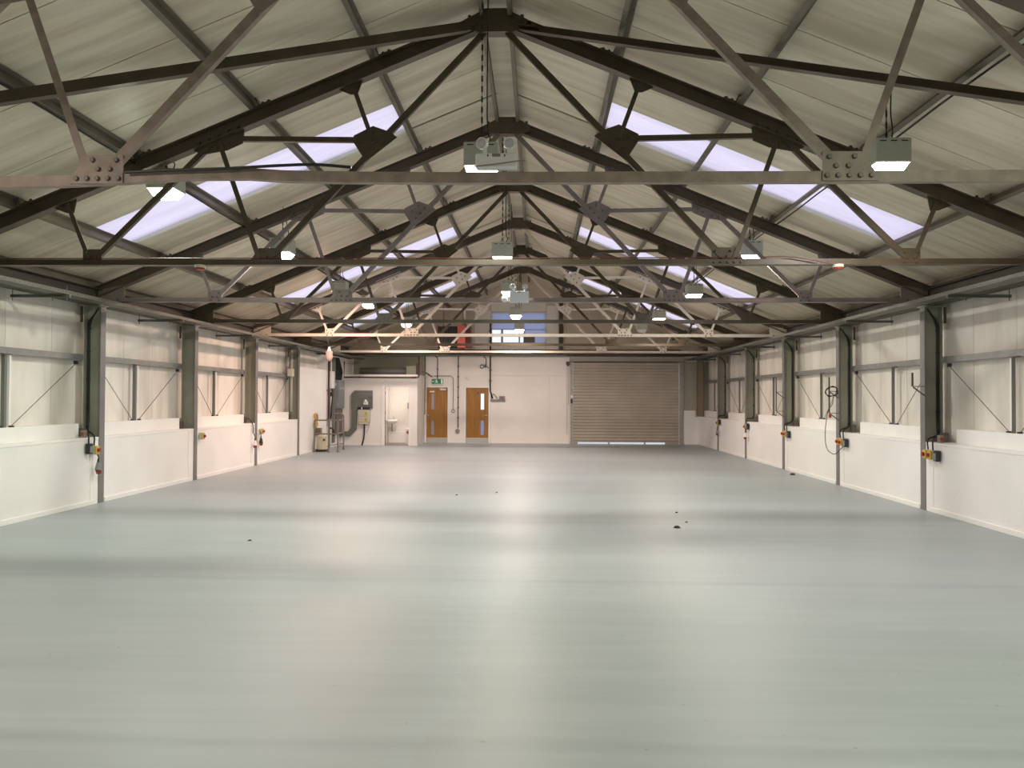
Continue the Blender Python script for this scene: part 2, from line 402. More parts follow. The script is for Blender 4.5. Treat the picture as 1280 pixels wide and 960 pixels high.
obj('lining_board', B(.475, 1.19, YB-.02, YB-.001, .0, 2.512, .003), wall_m, wall_b)
obj('skirting', B(-1.72, 1.18, YB-.032, YB-.014, 0, .07, .003), white2_m, wall_b)
obj('skirting', B(-3.23, -2.76, YB-.02, YB-.001, 0, .07, .003), white2_m, wall_b)
obj('clad_infill', B(5.42, 6.31, YB-.03, YB-.001, 1.25, 3.05), mat('grey_clad', (.42,.40,.34), .6, var=.1), wall_b)
obj('dado_block', B(5.42, 5.95, YB-.14, YB-.001, 0, 1.02, .005), white_m, wall_b)
obj('upper_board', B(5.42, 5.85, YB-.08, YB-.03, 1.02, 1.255, .004), white2_m, wall_b)
# gable
GW = (-1.73, .31, 3.74, 4.90)
bm = NB()
def gz(x): return rz_(abs(x-XR)) + .0
def gpoly(x0, x1, zb):
    pts = [(x0, T0, zb), (x1, T0, zb), (x1, T0, gz(x1))]
    if x0 < XR < x1: pts.append((XR, T0, gz(XR)))
    pts.append((x0, T0, gz(x0))); prism(bm, pts, (0, .15, 0))
gpoly(-7.4, GW[0], 3.3); gpoly(GW[1], 6.45, 3.3); gpoly(GW[0], GW[1], GW[3])
box(bm, GW[0], GW[1], T0, T0+.15, 3.3, GW[2])
gable = tag(obj('wall_gable', bm, gable_m), kind='structure')
x = .95
while x < 5.6:      # vertical match boarding right of the post
    top = min(gz(x), gz(x+.115)) - .03
    if top > 3.5: obj('match_board', B(x, x+.112, YB-.018, YB-.001, 3.4, top, .004), gable_m, gable)
    x += .118
obj('gable_lining', B(GW[1]+.02, .78, YB-.02, YB-.001, 3.4, 5.15, .003), wall_m, gable)
obj('gable_lining', B(-2.35, GW[0]-.02, YB-.02, YB-.001, 3.4, 4.95, .003), wall_m, gable)
obj('gable_lining', B(GW[0], GW[1], YB-.02, YB-.001, 3.4, GW[2]-.03, .003), wall_m, gable)
obj('gable_lining', B(GW[0], GW[1], YB-.02, YB-.001, GW[3]+.03, 5.25, .003), wall_m, gable)
gw = thing('window_7', None, None, (GW[0], YB, GW[2])); gw['kind'] = 'structure'
fm = NB()
for a in ((GW[0], GW[1], GW[2], GW[2]+.03), (GW[0], GW[1], GW[3]-.03, GW[3]), (GW[0], GW[0]+.03, GW[2], GW[3]), (GW[1]-.03, GW[1], GW[2], GW[3])):
    box(fm, a[0], a[1], YB+.0, YB+.06, a[2], a[3])
obj('window_frame', fm, fit_m, gw)
for zz in (4.24, 4.52): obj('glazing_bar', B(GW[0]+.03, GW[1]-.03, YB+.01, YB+.05, zz, zz+.022), mat('blue_grey_bar', (.45,.48,.60), .5), gw)
for xx in (-1.37, -.71, -.53): obj('glazing_bar', B(xx, xx+.055 if xx > -1.3 else xx+.08, YB+.01, YB+.05, GW[2]+.03, 4.24), MATS['blue_grey_bar'], gw)
for a in ((GW[0]+.03, -1.37), (-1.29, -.71), (-.655, -.53)):
    obj('pane', B(a[0], a[1], YB+.028, YB+.034, GW[2]+.03, 4.24), glass_m, gw)
def sheet(x0, x1, z0, z1, y):
    b = NB(); v = [b.verts.new(p) for p in ((x0,y,z0),(x1,y,z0),(x1,y,z1),(x0,y,z1))]; b.faces.new(v); return b
obj('frosted_panel', sheet(-.475, GW[1]-.03, GW[2]+.03, 4.24, YB+.03), frost_m, gw)
obj('frosted_panel', sheet(GW[0]+.03, GW[1]-.03, 4.262, 4.52, YB+.03), frost_m, gw)
obj('frosted_panel', sheet(GW[0]+.03, GW[1]-.03, 4.542, GW[3]-.03, YB+.03), frost_m, gw)
obj('vent_plate', B(-.53, -.10, YB-.012, YB+.01, GW[2]+.02, 3.99, .004), dgrey_m, gw)
tag(obj('trim_1', B(.80, .94, YB-.14, YB-.02, 3.27, 5.42, .004), dark_paint), kind='structure')          # gable post
tag(obj('trim_2', B(-7.2, 6.2, YB-.16, YB-.022, 3.262, 3.34, .004), dark_paint), kind='structure')     # beam over the back wall

# ------------------------------------------------------------------ doors
def door(nm, x0, x1, glass_x, handle_x, closer, upper_glass):
    r = thing(nm, None, None, ((x0+x1)/2, YB, 0)); r['kind'] = 'structure'
    fr = NB()
    for a in ((x0-.06, x0+.01, 0, ZD+.05), (x1-.01, x1+.06, 0, ZD+.05), (x0+.01, x1-.01, ZD-.015, ZD+.05)): box(fr, a[0], a[1], YB-.03, YB+.08, a[2], a[3], .003)
    obj('door_frame', fr, white2_m, r)
    g0, g1 = glass_x; lx0, lx1 = x0+.015, x1-.015
    bm = NB(); Y0, Y1 = YB+.01, YB+.055
    zs = [(.20, .30), (.86, 1.24), (1.84, ZD-.02)]
    box(bm, lx0, g0, Y0, Y1, .012, ZD-.02); box(bm, g1, lx1, Y0, Y1, .012, ZD-.02)
    box(bm, g0, g1, Y0, Y1, .012, .30); box(bm, g0, g1, Y0, Y1, .85, 1.25); box(bm, g0, g1, Y0, Y1, 1.85, ZD-.02)
    leaf = obj('door_leaf', bm, wood_m, r)
    for z0, z1, gm in ((.30, .85, frostp_m if nm == 'door_1' else frost_m), (1.25, 1.85, upper_glass)):
        if gm is glass_m: obj('vision_panel', B(g0, g1, YB+.03, YB+.036, z0, z1), gm, r)
        else: obj('vision_panel', sheet(g0, g1, z0, z1, YB+.033), gm, r)
        b2 = NB()
        for a in ((g0-.02, g0, z0-.02, z1+.02), (g1, g1+.02, z0-.02, z1+.02), (g0, g1, z0-.02, z0), (g0, g1, z1, z1+.02)): box(b2, a[0], a[1], Y0-.008, Y0, a[2], a[3])
        obj('vision_bead', b2, wood_m, r)
    obj('kick_plate', B(lx0+.01, lx1-.01, Y0-.004, Y0, .015, .20), steel_m, r)
    hb = NB(); sgn = 1 if handle_x < (x0+x1)/2 else -1
    cyl(hb, (handle_x, Y0-.008, 1.04), (0,1,0), .027, .008, 12); tube(hb, [(handle_x, Y0, 1.04), (handle_x, Y0-.045, 1.04), (handle_x+.12*sgn, Y0-.05, 1.04)], .009)
    obj('door_handle', hb, steel_m, r)
    if closer:
        cb = NB(); box(cb, x1-.30, x1-.06, Y0-.07, Y0, 1.96, 2.03, .006); tube(cb, [(x1-.20, Y0-.05, 2.035), (x1-.34, Y0-.11, 2.045), (x1-.12, Y0-.02, 2.055)], .008)
        obj('door_closer', cb, steel_m, r)
        obj('door_sign', B(x0+.13, x0+.30, Y0-.003, Y0, 1.89, 1.94), fit_m, r)
    else:
        obj('door_sign', cyl(NB(), (x0+.46, Y0-.004, 1.87), (0,1,0), .038, .004, 16), mat('blue_disc', (.05,.07,.22), .4), r)
    return r
door('door_1', -4.158, -3.346, (-3.975, -3.855), -4.09, True, frostp_m)
door('door_2', -2.68, -1.815, (-2.118, -1.99), -1.90, False, glass_m)
# lobby behind door 1, so that its glass looks into a plain lit room
lob = NB(); box(lob, -4.9, -4.85, YB+.22, YB+2.5, 0, 2.6); box(lob, -3.0, -2.95, YB+.22, YB+2.5, 0, 2.6); box(lob, -4.9, -2.95, YB+2.5, YB+2.55, 0, 2.6)
tag(obj('wall_lobby', lob, wall_m), kind='structure')

# washroom block in the back left corner
XS = -4.22     # its side wall
DX = (-5.354, -4.52)
bm = NB()
box(bm, -6.93, DX[0]-.0, YF, YF+.12, 0, 2.47); box(bm, DX[1], XS, YF, YF+.12, 0, 2.47); box(bm, DX[0], DX[1], YF, YF+.12, 2.06, 2.47)
wp = tag(obj('wall_washroom', bm, wall_m), kind='structure')
obj('side_wall', B(XS-.11, XS, YF+.12, YB-.03, 0, 2.47), wall_m, wp)
obj('lid', B(-6.93, XS, YF, YB-.03, 2.47, 2.50), wall_m, wp)
obj('top_lip', B(-6.93, XS+.01, YF-.03, YF-.001, 2.395, 2.47, .004), white2_m, wp)
obj('skirting', B(-6.9, DX[0]-.13, YF-.015, YF-.001, 0, .08, .003), white2_m, wp)
obj('skirting', B(XS+.001, XS+.015, YF+.01, YB-.04, 0, .08, .003), white2_m, wp)
obj('washroom_floor', B(-6.9, XS-.12, YF+.001, YB-.04, .0, .006), mat('washroom_vinyl', (.20,.16,.15), .35, var=.1), wp)
obj('washroom_partition', B(-5.62, -5.57, YF+.13, YB-.04, 0, 2.46), wall_m, wp)
obj('pipe_boxing', B(-5.56, XS-.12, YB-.16, YB-.04, 0, .42, .004), white2_m, wp)
d3 = thing('door_3', None, None, ((DX[0]+DX[1])/2, YF, 0)); d3['kind'] = 'structure'
fr = NB()
for a in ((DX[0]-.12, DX[0], 0, 2.12), (DX[1], DX[1]+.06, 0, 2.12), (DX[0]-.0, DX[1]+.0, 2.06, 2.12)): box(fr, a[0], a[1], YF-.02, YF+.13, a[2], a[3], .004)
obj('door_frame', fr, white2_m, d3)
for zz in (.25, 1.1, 1.8): obj('hinge', B(DX[0]-.006, DX[0]+.012, YF-.015, YF+.03, zz, zz+.1), bolt_m, d3)
# washroom fittings
bs = thing('wash_basin', 'white wash basin with chrome tap seen through the open washroom door', 'basin', (-5.38, YB-.38, 0))
b = NB(); dome(b, (-5.38, YB-.38, .86), (0,0,-1), .21, .17, 16, 5); obj('bowl', b, fit_m, bs, smooth=True)
obj('deck', B(-5.56, -5.2, YB-.30, YB-.165, .80, .87, .01), fit_m, bs)
b = NB(); cyl(b, (-5.38, YB-.38, .5), (0,0,1), .022, .22); tube(b, [(-5.38, YB-.38, .5), (-5.38, YB-.30, .46), (-5.38, YB-.17, .46)], .02); obj('waste_pipe', b, grey_m, bs)
b = NB(); tube(b, [(-5.33, YB-.24, .87), (-5.33, YB-.24, .97), (-5.33, YB-.33, .98)], .014); obj('tap', b, steel_m, bs)
hd = thing('water_heater', 'small grey water heater with black dial on the washroom wall', 'heater', (-4.6, YB-.5, 1.25))
obj('casing', B(-4.83, -4.42, YB-.24, YB-.05, 1.28, 1.50, .01), grey_m, hd); obj('dial', cyl(NB(), (-4.66, YB-.25, 1.4), (0,1,0), .05, .01), blackp_m, hd)
tag(obj('waste_pipe', tube(NB(), [(-4.62, YB-.12, .43), (-4.62, YB-.12, 1.27)], .03, 8), grey_m, loc=(-4.62, YB-.12, .43)), 'grey vertical pipe below the washroom water heater', 'pipe')
tag(obj('supply_pipe', tube(NB(), [(-4.80, YB-.06, 1.5), (-4.80, YB-.06, 2.46)], .014, 6), fit_m, loc=(-4.8, YB-.06, 1.5)), 'thin white pipe rising above the washroom water heater', 'pipe')
tb = thing('wipes_tub', 'white tub with a red diamond label on the washroom boxing', 'tub', (-4.62, YB-.24, .0))
obj('tub_body', B(-4.72, -4.53, YF+.55, YF+.75, .006, .58, .015), fit_m, tb); 
b = NB(); prism(b, [(-4.625, YF+.548, .52), (-4.56, YF+.548, .44), (-4.625, YF+.548, .36), (-4.69, YF+.548, .44)], (0,.002,0)); obj('diamond_label', b, red_m, tb)
wl = bpy.data.lights.new('washroom_lamp', 'AREA'); wl.shape = 'RECTANGLE'; wl.size = .5; wl.size_y = .15; wl.energy = 18; wl.color = (1,.86,.76)
wfit = thing('washroom_lamp', 'batten light on the washroom ceiling', 'light', (-4.9, YF+.7, 2.45))
obj('batten', B(-5.2, -4.6, YF+.62, YF+.78, 2.415, 2.465, .006), fit_m, wfit)
wo = bpy.data.objects.new('lamp_light', wl); COL.objects.link(wo); wo.parent = wfit; wo.location = (0, 0, -.045)

# ------------------------------------------------------------------ steel columns
def column(sg, n, label):
    face = WL if sg < 0 else WR; Y = TY(n)
    X0, X1 = face, face + sg*.262
    c = thing('steel_column', label, 'column', (face+sg*.13, Y, 0), 'steel columns along the %s wall' % ('left' if sg < 0 else 'right'))
    b = NB(); box(b, min(X0, X0+sg*.012), max(X0, X0+sg*.012), Y-.075, Y+.075, 0, 3.12); obj('inner_flange', b, flange_m, c)
    b = NB(); box(b, min(X0+sg*.0125, X1-sg*.0125), max(X0+sg*.0125, X1-sg*.0125), Y-.005, Y+.005, 0, 3.12); obj('web', b, column_m, c)
    b = NB(); box(b, min(X1-sg*.012, X1), max(X1-sg*.012, X1), Y-.1, Y+.1, 1.05, 3.12); obj('outer_flange', b, column_m, c)
    b = NB(); box(b, min(X0-sg*.02, X1+sg*.03), max(X0-sg*.02, X1+sg*.03), Y-.12, Y+.12, 3.121, 3.138); obj('cap_plate', b, column_m, c)
    b = NB(); x0 = X1+sg*.002; box(b, min(x0, x0+sg*.04), max(x0, x0+sg*.04), Y-.13, Y-.115, 2.86, 3.11); obj('eaves_cleat', b, dark_paint, c)
    b = NB(); box(b, min(X1-sg*.06, X1+sg*.02), max(X1-sg*.06, X1+sg*.02), Y-.23, Y-.105, 1.05, 1.19, .004); obj('base_cleat', b, bolt_m, c)
    return c
extraL = {2:'just outside the left frame edge', 3:'with yellow switch box and black cable beside it', 4:'between green lit and pink lit wall bays', 5:'flanked by two hanging plugs', 6:'at the start of the full height white board', 7:'hidden near the electrical cabinets'}
for n in range(2, 8):
    column(-1, n, '%s grey green steel column of the left wall, %s' % (ORD[n-2], extraL[n]))
extraR = {2:'outside the right frame edge', 3:'with two yellow switches and an empty hook', 4:'with coiled hose on its hook', 5:'with tall ladder hook behind it', 6:'with a yellow switch and white plug', 7:'with red plug hanging below its switch'}
for n in range(2, 8):
    column(1, n, '%s grey green steel column of the right wall, %s' % (ORD[n-2], extraR[n]))
cc = thing('corner_column', 'brown grey corner post beside the roller shutter at the back right', 'column', (5.98, YB-.13, 1.05))
b = NB(); beam(b, (6.0, YB-.15, 1.06), (6.0, YB-.15, 3.2), Ip(.2, .2), (0,1,0)); obj('post', b, mat('brown_post', (.24,.19,.13), .55), cc)

# ------------------------------------------------------------------ roof trusses
def poly_xz(bm, pts, y, t): return prism(bm, [(XR+a, y, z) for a, z in pts], (0, t, 0))
def bolt(bm, x, y, z, r=.017, h=.014): cyl(bm, (XR+x, y, z), (0,-1,0), r, h, 6, r*.8)
tie1 = [(-6.35,3.205),(-4.35,3.205),(-3.3,3.21),(-2.9,3.215),(-2.45,3.235),(-1.95,3.262),(-1.55,3.262),(-1.30,3.245),(-.9,3.235),(-.15,3.226),(1.1,3.225),(2.4,3.222),(4.3,3.225),(6.35,3.225)]
TR = {}
def truss(n, label, m_raf, m_web, m_tie, front):
    Y = TY(n); t = thing('roof_truss', label, 'roof truss', (XR, Y, HC), 'steel roof trusses')
    TR[n] = t
    ya = Y - (.0 if front else .022)          # front face of the angles
    yp = Y - .012 if front else Y - .012     # gusset plate face
    yb = yp if front else ya
    u = (0,0,1)
    # rafters
    for sg in (-1, 1):
        b = NB(); beam(b, (XR+sg*.10, Y, zr(.10)), (XR+sg*6.62, Y, zr(6.62)), Ip(.13, .165, .014, .02), u); obj('rafter', b, m_raf, t)
    # tie
    b = NB()
    prof_h = .076
    if n == 1:
        pts = [(XR+x, Y, z) for x, z in tie1]
        for p, q in zip(pts, pts[1:]): beam(b, (p[0], ya, p[2]), (q[0], ya, q[2]), [(0,-.038),(-.06,-.038),(-.06,-.030),(-.008,-.030),(-.008,.038),(0,.038)], u)
    else:
        beam(b, (XR-6.4, ya, HC), (XR+6.4, ya, HC), [(0,-.036),(-.07,-.036),(-.07,-.028),(-.008,-.028),(-.008,.036),(0,.036)], u)
        box(b, XR-6.4, XR+6.4, ya-.045, ya-.001, HC-.036, HC-.029)
    obj('tie_beam', b, m_tie, t)
    zt = HC + .03
    def mem(name, sg, p, q, h=.062):
        k = sg if q[0] > p[0] else -sg      # the outstanding leg always points away from the plate
        b = NB(); beam(b, (XR+sg*p[0], ya, p[1]), (XR+sg*q[0], ya, q[1]), [(0,-h/2),(-.05*k,-h/2),(-.05*k,-h/2+.008),(-.008*k,-h/2+.008),(-.008*k,h/2),(0,h/2)], u)
        obj(name, b, m_web, t)
    for sg in (-1, 1):
        dg = (1.40, 4.60)
        mem('inner_diagonal', sg, (.06, 5.93), (2.57, zt+.02), .068)
        mem('upper_strut', sg, (1.65, zr(1.65)-.05), (dg[0]+.0, dg[1]+.02), .05)
        mem('collar', sg, (dg[0]+.05, 4.63), (3.15, 4.655), .058)
        mem('middle_strut', sg, (3.19, zr(3.19)-.06), (2.70, zt+.02), .055)
        mem('outer_diagonal', sg, (3.24, zr(3.24)-.08), (4.60, zt+.02), .062)
        mem('outer_strut', sg, (4.95, zr(4.95)-.06), (4.68, zt+.02), .05)
        def gus(pts, bolts, name='gusset_plate', rr=.017):
            g = obj(name, poly_xz(NB(), [(sg*a, z) for a, z in pts], yp, .011), m_web, t)
            if n == 1:
                for (a, z) in bolts:
                    bb = NB(); bolt(bb, sg*a, yp-.0005, z, rr*1.2, .018); obj('bolt', bb, bolt_m if name == 'gusset_plate' else m_raf, g)
            else:
                bb = NB()
                for (a, z) in bolts: bolt(bb, sg*a, yb-.0005 if front else ya-.0005, z, rr)
                obj('bolts', bb, bolt_m if m_web is not dark_paint else m_raf, g)['kind'] = 'stuff'
        zb = HC - .036
        # inner tie gusset: straight side towards the ridge, slanting side outwards
        gus([(2.44,zb),(2.82,zb),(2.82,zb+.03),(2.70,HC+.165),(2.44,HC+.165)],
            [(2.47+.075*k, zb+.035) for k in range(5)] + [(2.53,HC+.065),(2.615,HC+.065),(2.485,HC+.128),(2.655,HC+.13)])
        gus([(4.53,zb),(4.75,zb),(4.75,HC+.155),(4.53,HC+.155)], [(4.57,HC+.11),(4.71,HC+.11),(4.60,HC+.045),(4.68,HC+.045),(4.57,zb+.03),(4.70,zb+.03)])
        # diagonal gusset
        gus([(1.20,4.72),(1.40,4.79),(1.62,4.68),(1.62,4.60),(1.48,4.38),(1.12,4.66)], [(1.30,4.68),(1.37,4.60),(1.44,4.52),(1.50,4.63),(1.40,4.72)])
        # rafter gussets
        z3 = zr(3.19)
        gus([(2.88,zr(2.88)-.05),(2.90,4.60),(3.08,4.52),(3.36,4.47),(3.52,zr(3.52)-.05)], [(2.96+.11*k, zr(2.96+.11*k)-.03) for k in range(5)] + [(2.98,4.655),(3.06,4.60),(3.2,4.55),(3.3,4.53)])
        gus([(1.50,zr(1.5)-.05),(1.58,zr(1.6)-.22),(1.66,zr(1.6)-.22),(1.84,zr(1.84)-.05)], [(1.6,zr(1.6)-.12),(1.7,zr(1.7)-.1)])
        gus([(4.82,zr(4.82)-.05),(4.86,zr(4.9)-.22),(4.95,zr(4.9)-.22),(5.14,zr(5.14)-.05)], [(4.92,zr(4.9)-.12),(5.0,zr(5.0)-.1)])
        # heel plate over the column
        gus([(6.10,zb-.05),(6.66,zb-.05),(6.66,zr(6.66)+.06),(6.10,zr(6.10)-.06)], [(6.2,HC),(6.35,HC),(6.5,HC),(6.4,HC+.09),(6.55,HC+.06)], 'heel_plate')
        # purlin cleats
        for d in (1.36, 2.74, 4.12, 5.50):
            b = NB(); c0 = Vector((XR+sg*(d-.03), Y, zr(d-.03)+.088)); dirv = Vector((sg*math.cos(TH), 0, -math.sin(TH)))
            nv = Vector((sg*math.sin(TH), 0, math.cos(TH)))
            prism(b, [c0+Vector((0,-.07,0)), c0-dirv*.01+Vector((0,-.07,0)), c0-dirv*.01+nv*.11+Vector((0,-.05,0)), c0+nv*.11+Vector((0,-.05,0))], (0,.12,0))
            prism(b, [c0+Vector((0,-.07,0)), c0-dirv*.16+Vector((0,-.07,0)), c0-dirv*.16+nv*.012+Vector((0,-.07,0)), c0+nv*.012+Vector((0,-.07,0))], (0,.14,0))
            for e in (.06, .13): cyl(b, c0-dirv*e+Vector((0,-.03,0))+nv*.012, nv, .017, .025, 6)
            obj('purlin_cleat', b, m_raf, t)
    # apex plate
    g = obj('apex_plate', poly_xz(NB(), [(-.20,5.835),(.20,5.835),(.36,5.87),(.36,5.97),(.22,6.04),(.12,6.10),(-.12,6.10),(-.22,6.04),(-.36,5.97),(-.36,5.87)], Y-.075, .15), m_raf, t)
    b = NB()
    for a in (-.28,-.2,.2,.28): cyl(b, (XR+a, Y-.0755, 5.93), (0,-1,0), .02, .02, 6)
    for a in (-.30,-.24,.24,.30): cyl(b, (XR+a, Y-.02, 5.99), (0,0,1), .02, .055, 6)
    obj('bolts', b, m_raf, g)['kind'] = 'stuff'
    return t
truss(1, 'nearest roof truss, warm grey, with big bolted plates and bent tie beam', brown_paint, warm_paint, warm_paint, True)
truss(2, 'second roof truss from the camera, dark brown, its apex at the top of the view', dark_paint, dark_paint, dark_paint, False)
truss(3, 'third roof truss from the camera, mauve grey tie beam with plates behind it', brown_paint, grey_paint, grey_paint, False)
truss(4, 'fourth roof truss from the camera, dark brown tie beam just above the first cream one', dark_paint, dark_paint, dark_paint, False)
truss(5, 'fifth roof truss from the camera, cream tie beam crossing the gable window', brown_paint, cream_paint, cream_paint, True)
truss(6, 'sixth roof truss from the camera, dark tie beam between the two cream ones', dark_paint, dark_paint, dark_paint, False)
truss(7, 'farthest roof truss, cream tie beam right above the back wall', brown_paint, cream_paint, cream_paint, True)

# wind bracing from the second apex down to the first truss eaves
for sg, side in ((-1,'left'), (1,'right')):
    w = thing('wind_brace', 'dark steel wind brace crossing the near %s roof slope from the second truss apex' % side, 'brace', (XR+sg*.35, TY(2)-.12, zr(.3)))
    p = Vector((XR+sg*.30, TY(2)-.10, zr(.30)-.03)); q = Vector((XR+sg*6.2, TY(1)+.14, zr(6.2)-.03))
    b = NB(); beam(b, p, q, [(-.05,-.05),(.05,-.05),(.05,-.042),(-.042,-.042),(-.042,.05),(-.05,.05)], (0,0,1)); box_ = None
    obj('brace_angle', b, dark_paint, w)
    b = NB(); d = (q-p).normalized()
    for e in (.03, .14): cyl(b, p + d*e + Vector((0,0,.0)), (0,0,1), .018, .045, 6)
    cc_ = p + d*.08; beam(b, p - d*.05, p + d*.2, [(-.06,.0),(.06,.0),(.06,.012),(-.06,.012)], (0,0,1))
    obj('end_plate', b, dark_paint, w)

# purlins
names = {.15:'ridge', 1.40:'upper', 2.78:'second', 4.16:'third', 5.54:'fourth', 6.60:'eaves'}
for sg, side in ((-1,'left'), (1,'right')):
    nv = (sg*math.sin(TH), 0, math.cos(TH))
    for d, nmx in names.items():
        pos = {.15:'beside the ridge', 1.40:'first below the ridge', 2.78:'second below the ridge', 4.16:'third below the ridge', 5.54:'fourth below the ridge', 6.60:'at the eaves above the wall'}[d]
        hh = .118 if d < 6 else .11
        z = zr(d) + .09 + hh/2
        b = NB()
        if d == .15: beam(b, (XR+sg*.18, -3.5, z-.04), (XR+sg*.18, YB-.02, z-.04), Cp(-.045*sg, .12), (0,0,1))
        else: beam(b, (XR+sg*d, -3.5, z), (XR+sg*d, YB-.02, z), Zp(.05, hh), nv)
        o = obj('purlin', b, purlin_m, loc=(XR+sg*d, 0, z)); tag(o, 'steel purlin running the length of the %s roof slope, %s' % (side, pos), 'purlin', 'roof purlins')

# eaves beams and cable trays
for sg, side in ((-1,'left'), (1,'right')):
    face = WL if sg < 0 else WR
    x = face + sg*.13
    b = NB(); beam(b, (x-sg*.04, -3.5, 3.260), (x-sg*.04, YB-.03, 3.260), Ip(.16, .27, .012, .012), (0,0,1))
    o = obj('eaves_beam', b, mat('black_brown_paint', (.040,.034,.024), .6), loc=(x, 0, 3.24)); tag(o, 'dark steel eaves beam running on top of the %s wall columns' % side, 'beam')
    ti, to = face - sg*.50, face - sg*.26
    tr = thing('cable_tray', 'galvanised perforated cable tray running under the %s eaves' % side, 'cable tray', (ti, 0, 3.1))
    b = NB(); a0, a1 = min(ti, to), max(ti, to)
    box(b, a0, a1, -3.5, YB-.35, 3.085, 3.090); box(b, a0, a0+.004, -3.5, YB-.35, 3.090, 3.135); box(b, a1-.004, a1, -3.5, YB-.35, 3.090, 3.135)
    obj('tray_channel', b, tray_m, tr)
    b = NB(); y = 6.0
    while y < 20: box(b, (ti-.003 if sg < 0 else ti-.001), (ti+.001 if sg<0 else ti+.003), y, y+.045, 3.102, 3.124); y += .09
    # inner lip slots
    o = obj('slots', b, dark_paint, tr); o['kind'] = 'stuff'
    b = NB()
    for j, (off, r) in enumerate(((.06,.012),(.10,.016),(.15,.012),(.21,.014))):
        tube(b, [(ti+sg*off, yy, 3.104+.004*math.sin(yy*1.3+j)) for yy in [i*1.0-3 for i in range(32)]], r, 5)
    obj('cables', b, black_m, tr)
    for n in range(1, 8 if sg > 0 else 6):
        Y = TY(n)+1.70
        b = NB(); xa, xb = ti-sg*.03, face+sg*.30
        beam(b, (xa, Y, 3.062), (xb, Y, 3.062), [(-.02,-.02),(.02,-.02),(.02,.02),(-.02,.02)])
        for xx in (ti+sg*.02, to-sg*.02, face+sg*.28): cyl(b, (xx, Y, 3.0), (0,0,1), .006, .20, 6)
        obj('tray_bracket', b, tray_m, tr)
    # side rails with centre posts and tie rods, one frame in every bay
    cl = CL if sg < 0 else CR
    for n in range(1, 8):
        if sg < 0 and n > 5: continue
        ya, yb_ = TY(n)+.14, TY(n+1)-.14
        if n == 7: yb_ = YB-.25
        xo = face + sg*.285
        sr = thing('side_rail', '%s galvanised side rail of the %s wall with centre post and thin tie rods' % (['outermost','nearest','second','third','fourth','fifth','farthest'][n-1], side), 'side rail', (xo, (ya+yb_)/2, 2.3), 'side rails of the %s wall' % side)
        if n == 1: sr['label'] = 'side rail of the %s wall bay at the very edge of the frame' % side
        b = NB(); prof = [(0,-.045),(.12,-.045),(.12,-.038),(.008,-.038),(.008,.038),(.12,.038),(.12,.045),(0,.045)]
        p = [((c[0]-.06)*sg, c[1]) for c in prof]
        beam(b, (face+sg*.31, ya-.03, 2.305), (face+sg*.31, yb_+.03, 2.305), p, (0,0,1)); obj('rail', b, rail_m, sr)
        xp = face + sg*.235
        ym = TY(n)+1.52 if n < 7 else TY(n)+1.45
        b = NB(); beam(b, (xp, ym, 1.262), (xp, ym, 2.245), Lp(.05, .05, .006), (0,1,0)); obj('centre_post', b, mat('post_grey', (.16,.17,.16), .5), sr)
        b = NB(); box(b, min(xp-.03,xp+.03), max(xp-.03,xp+.03), ym-.09, ym+.09, 2.246, 2.2595); obj('post_cleat', b, bolt_m, sr)
        ym2 = ym + .16
        b = NB(); box(b, face+sg*.30-.02, face+sg*.30+.02, ym2-.02, ym2+.02, 1.262, 2.24); obj('spacer_post', b, white2_m, sr)
        for (y0, y1) in ((ya+.12, ym-.12), (yb_-.20, ym+.12)):
            if n == 7 and y0 > ym: continue
            b = NB(); tube(b, [(xp, y0, 2.20), (xp, y1, 1.275)], .006, 5); obj('tie_rod', b, mat('rod_steel', (.20,.19,.17), .4, .5), sr)
            b = NB(); box(b, xp-.02, xp+.02, y0-.04, y0+.02, 2.185, 2.238); box(b, xp-.02, xp+.02, y1-.02, y1+.04, 1.2625, 1.285); obj('rod_cleat', b, blackp_m, sr)

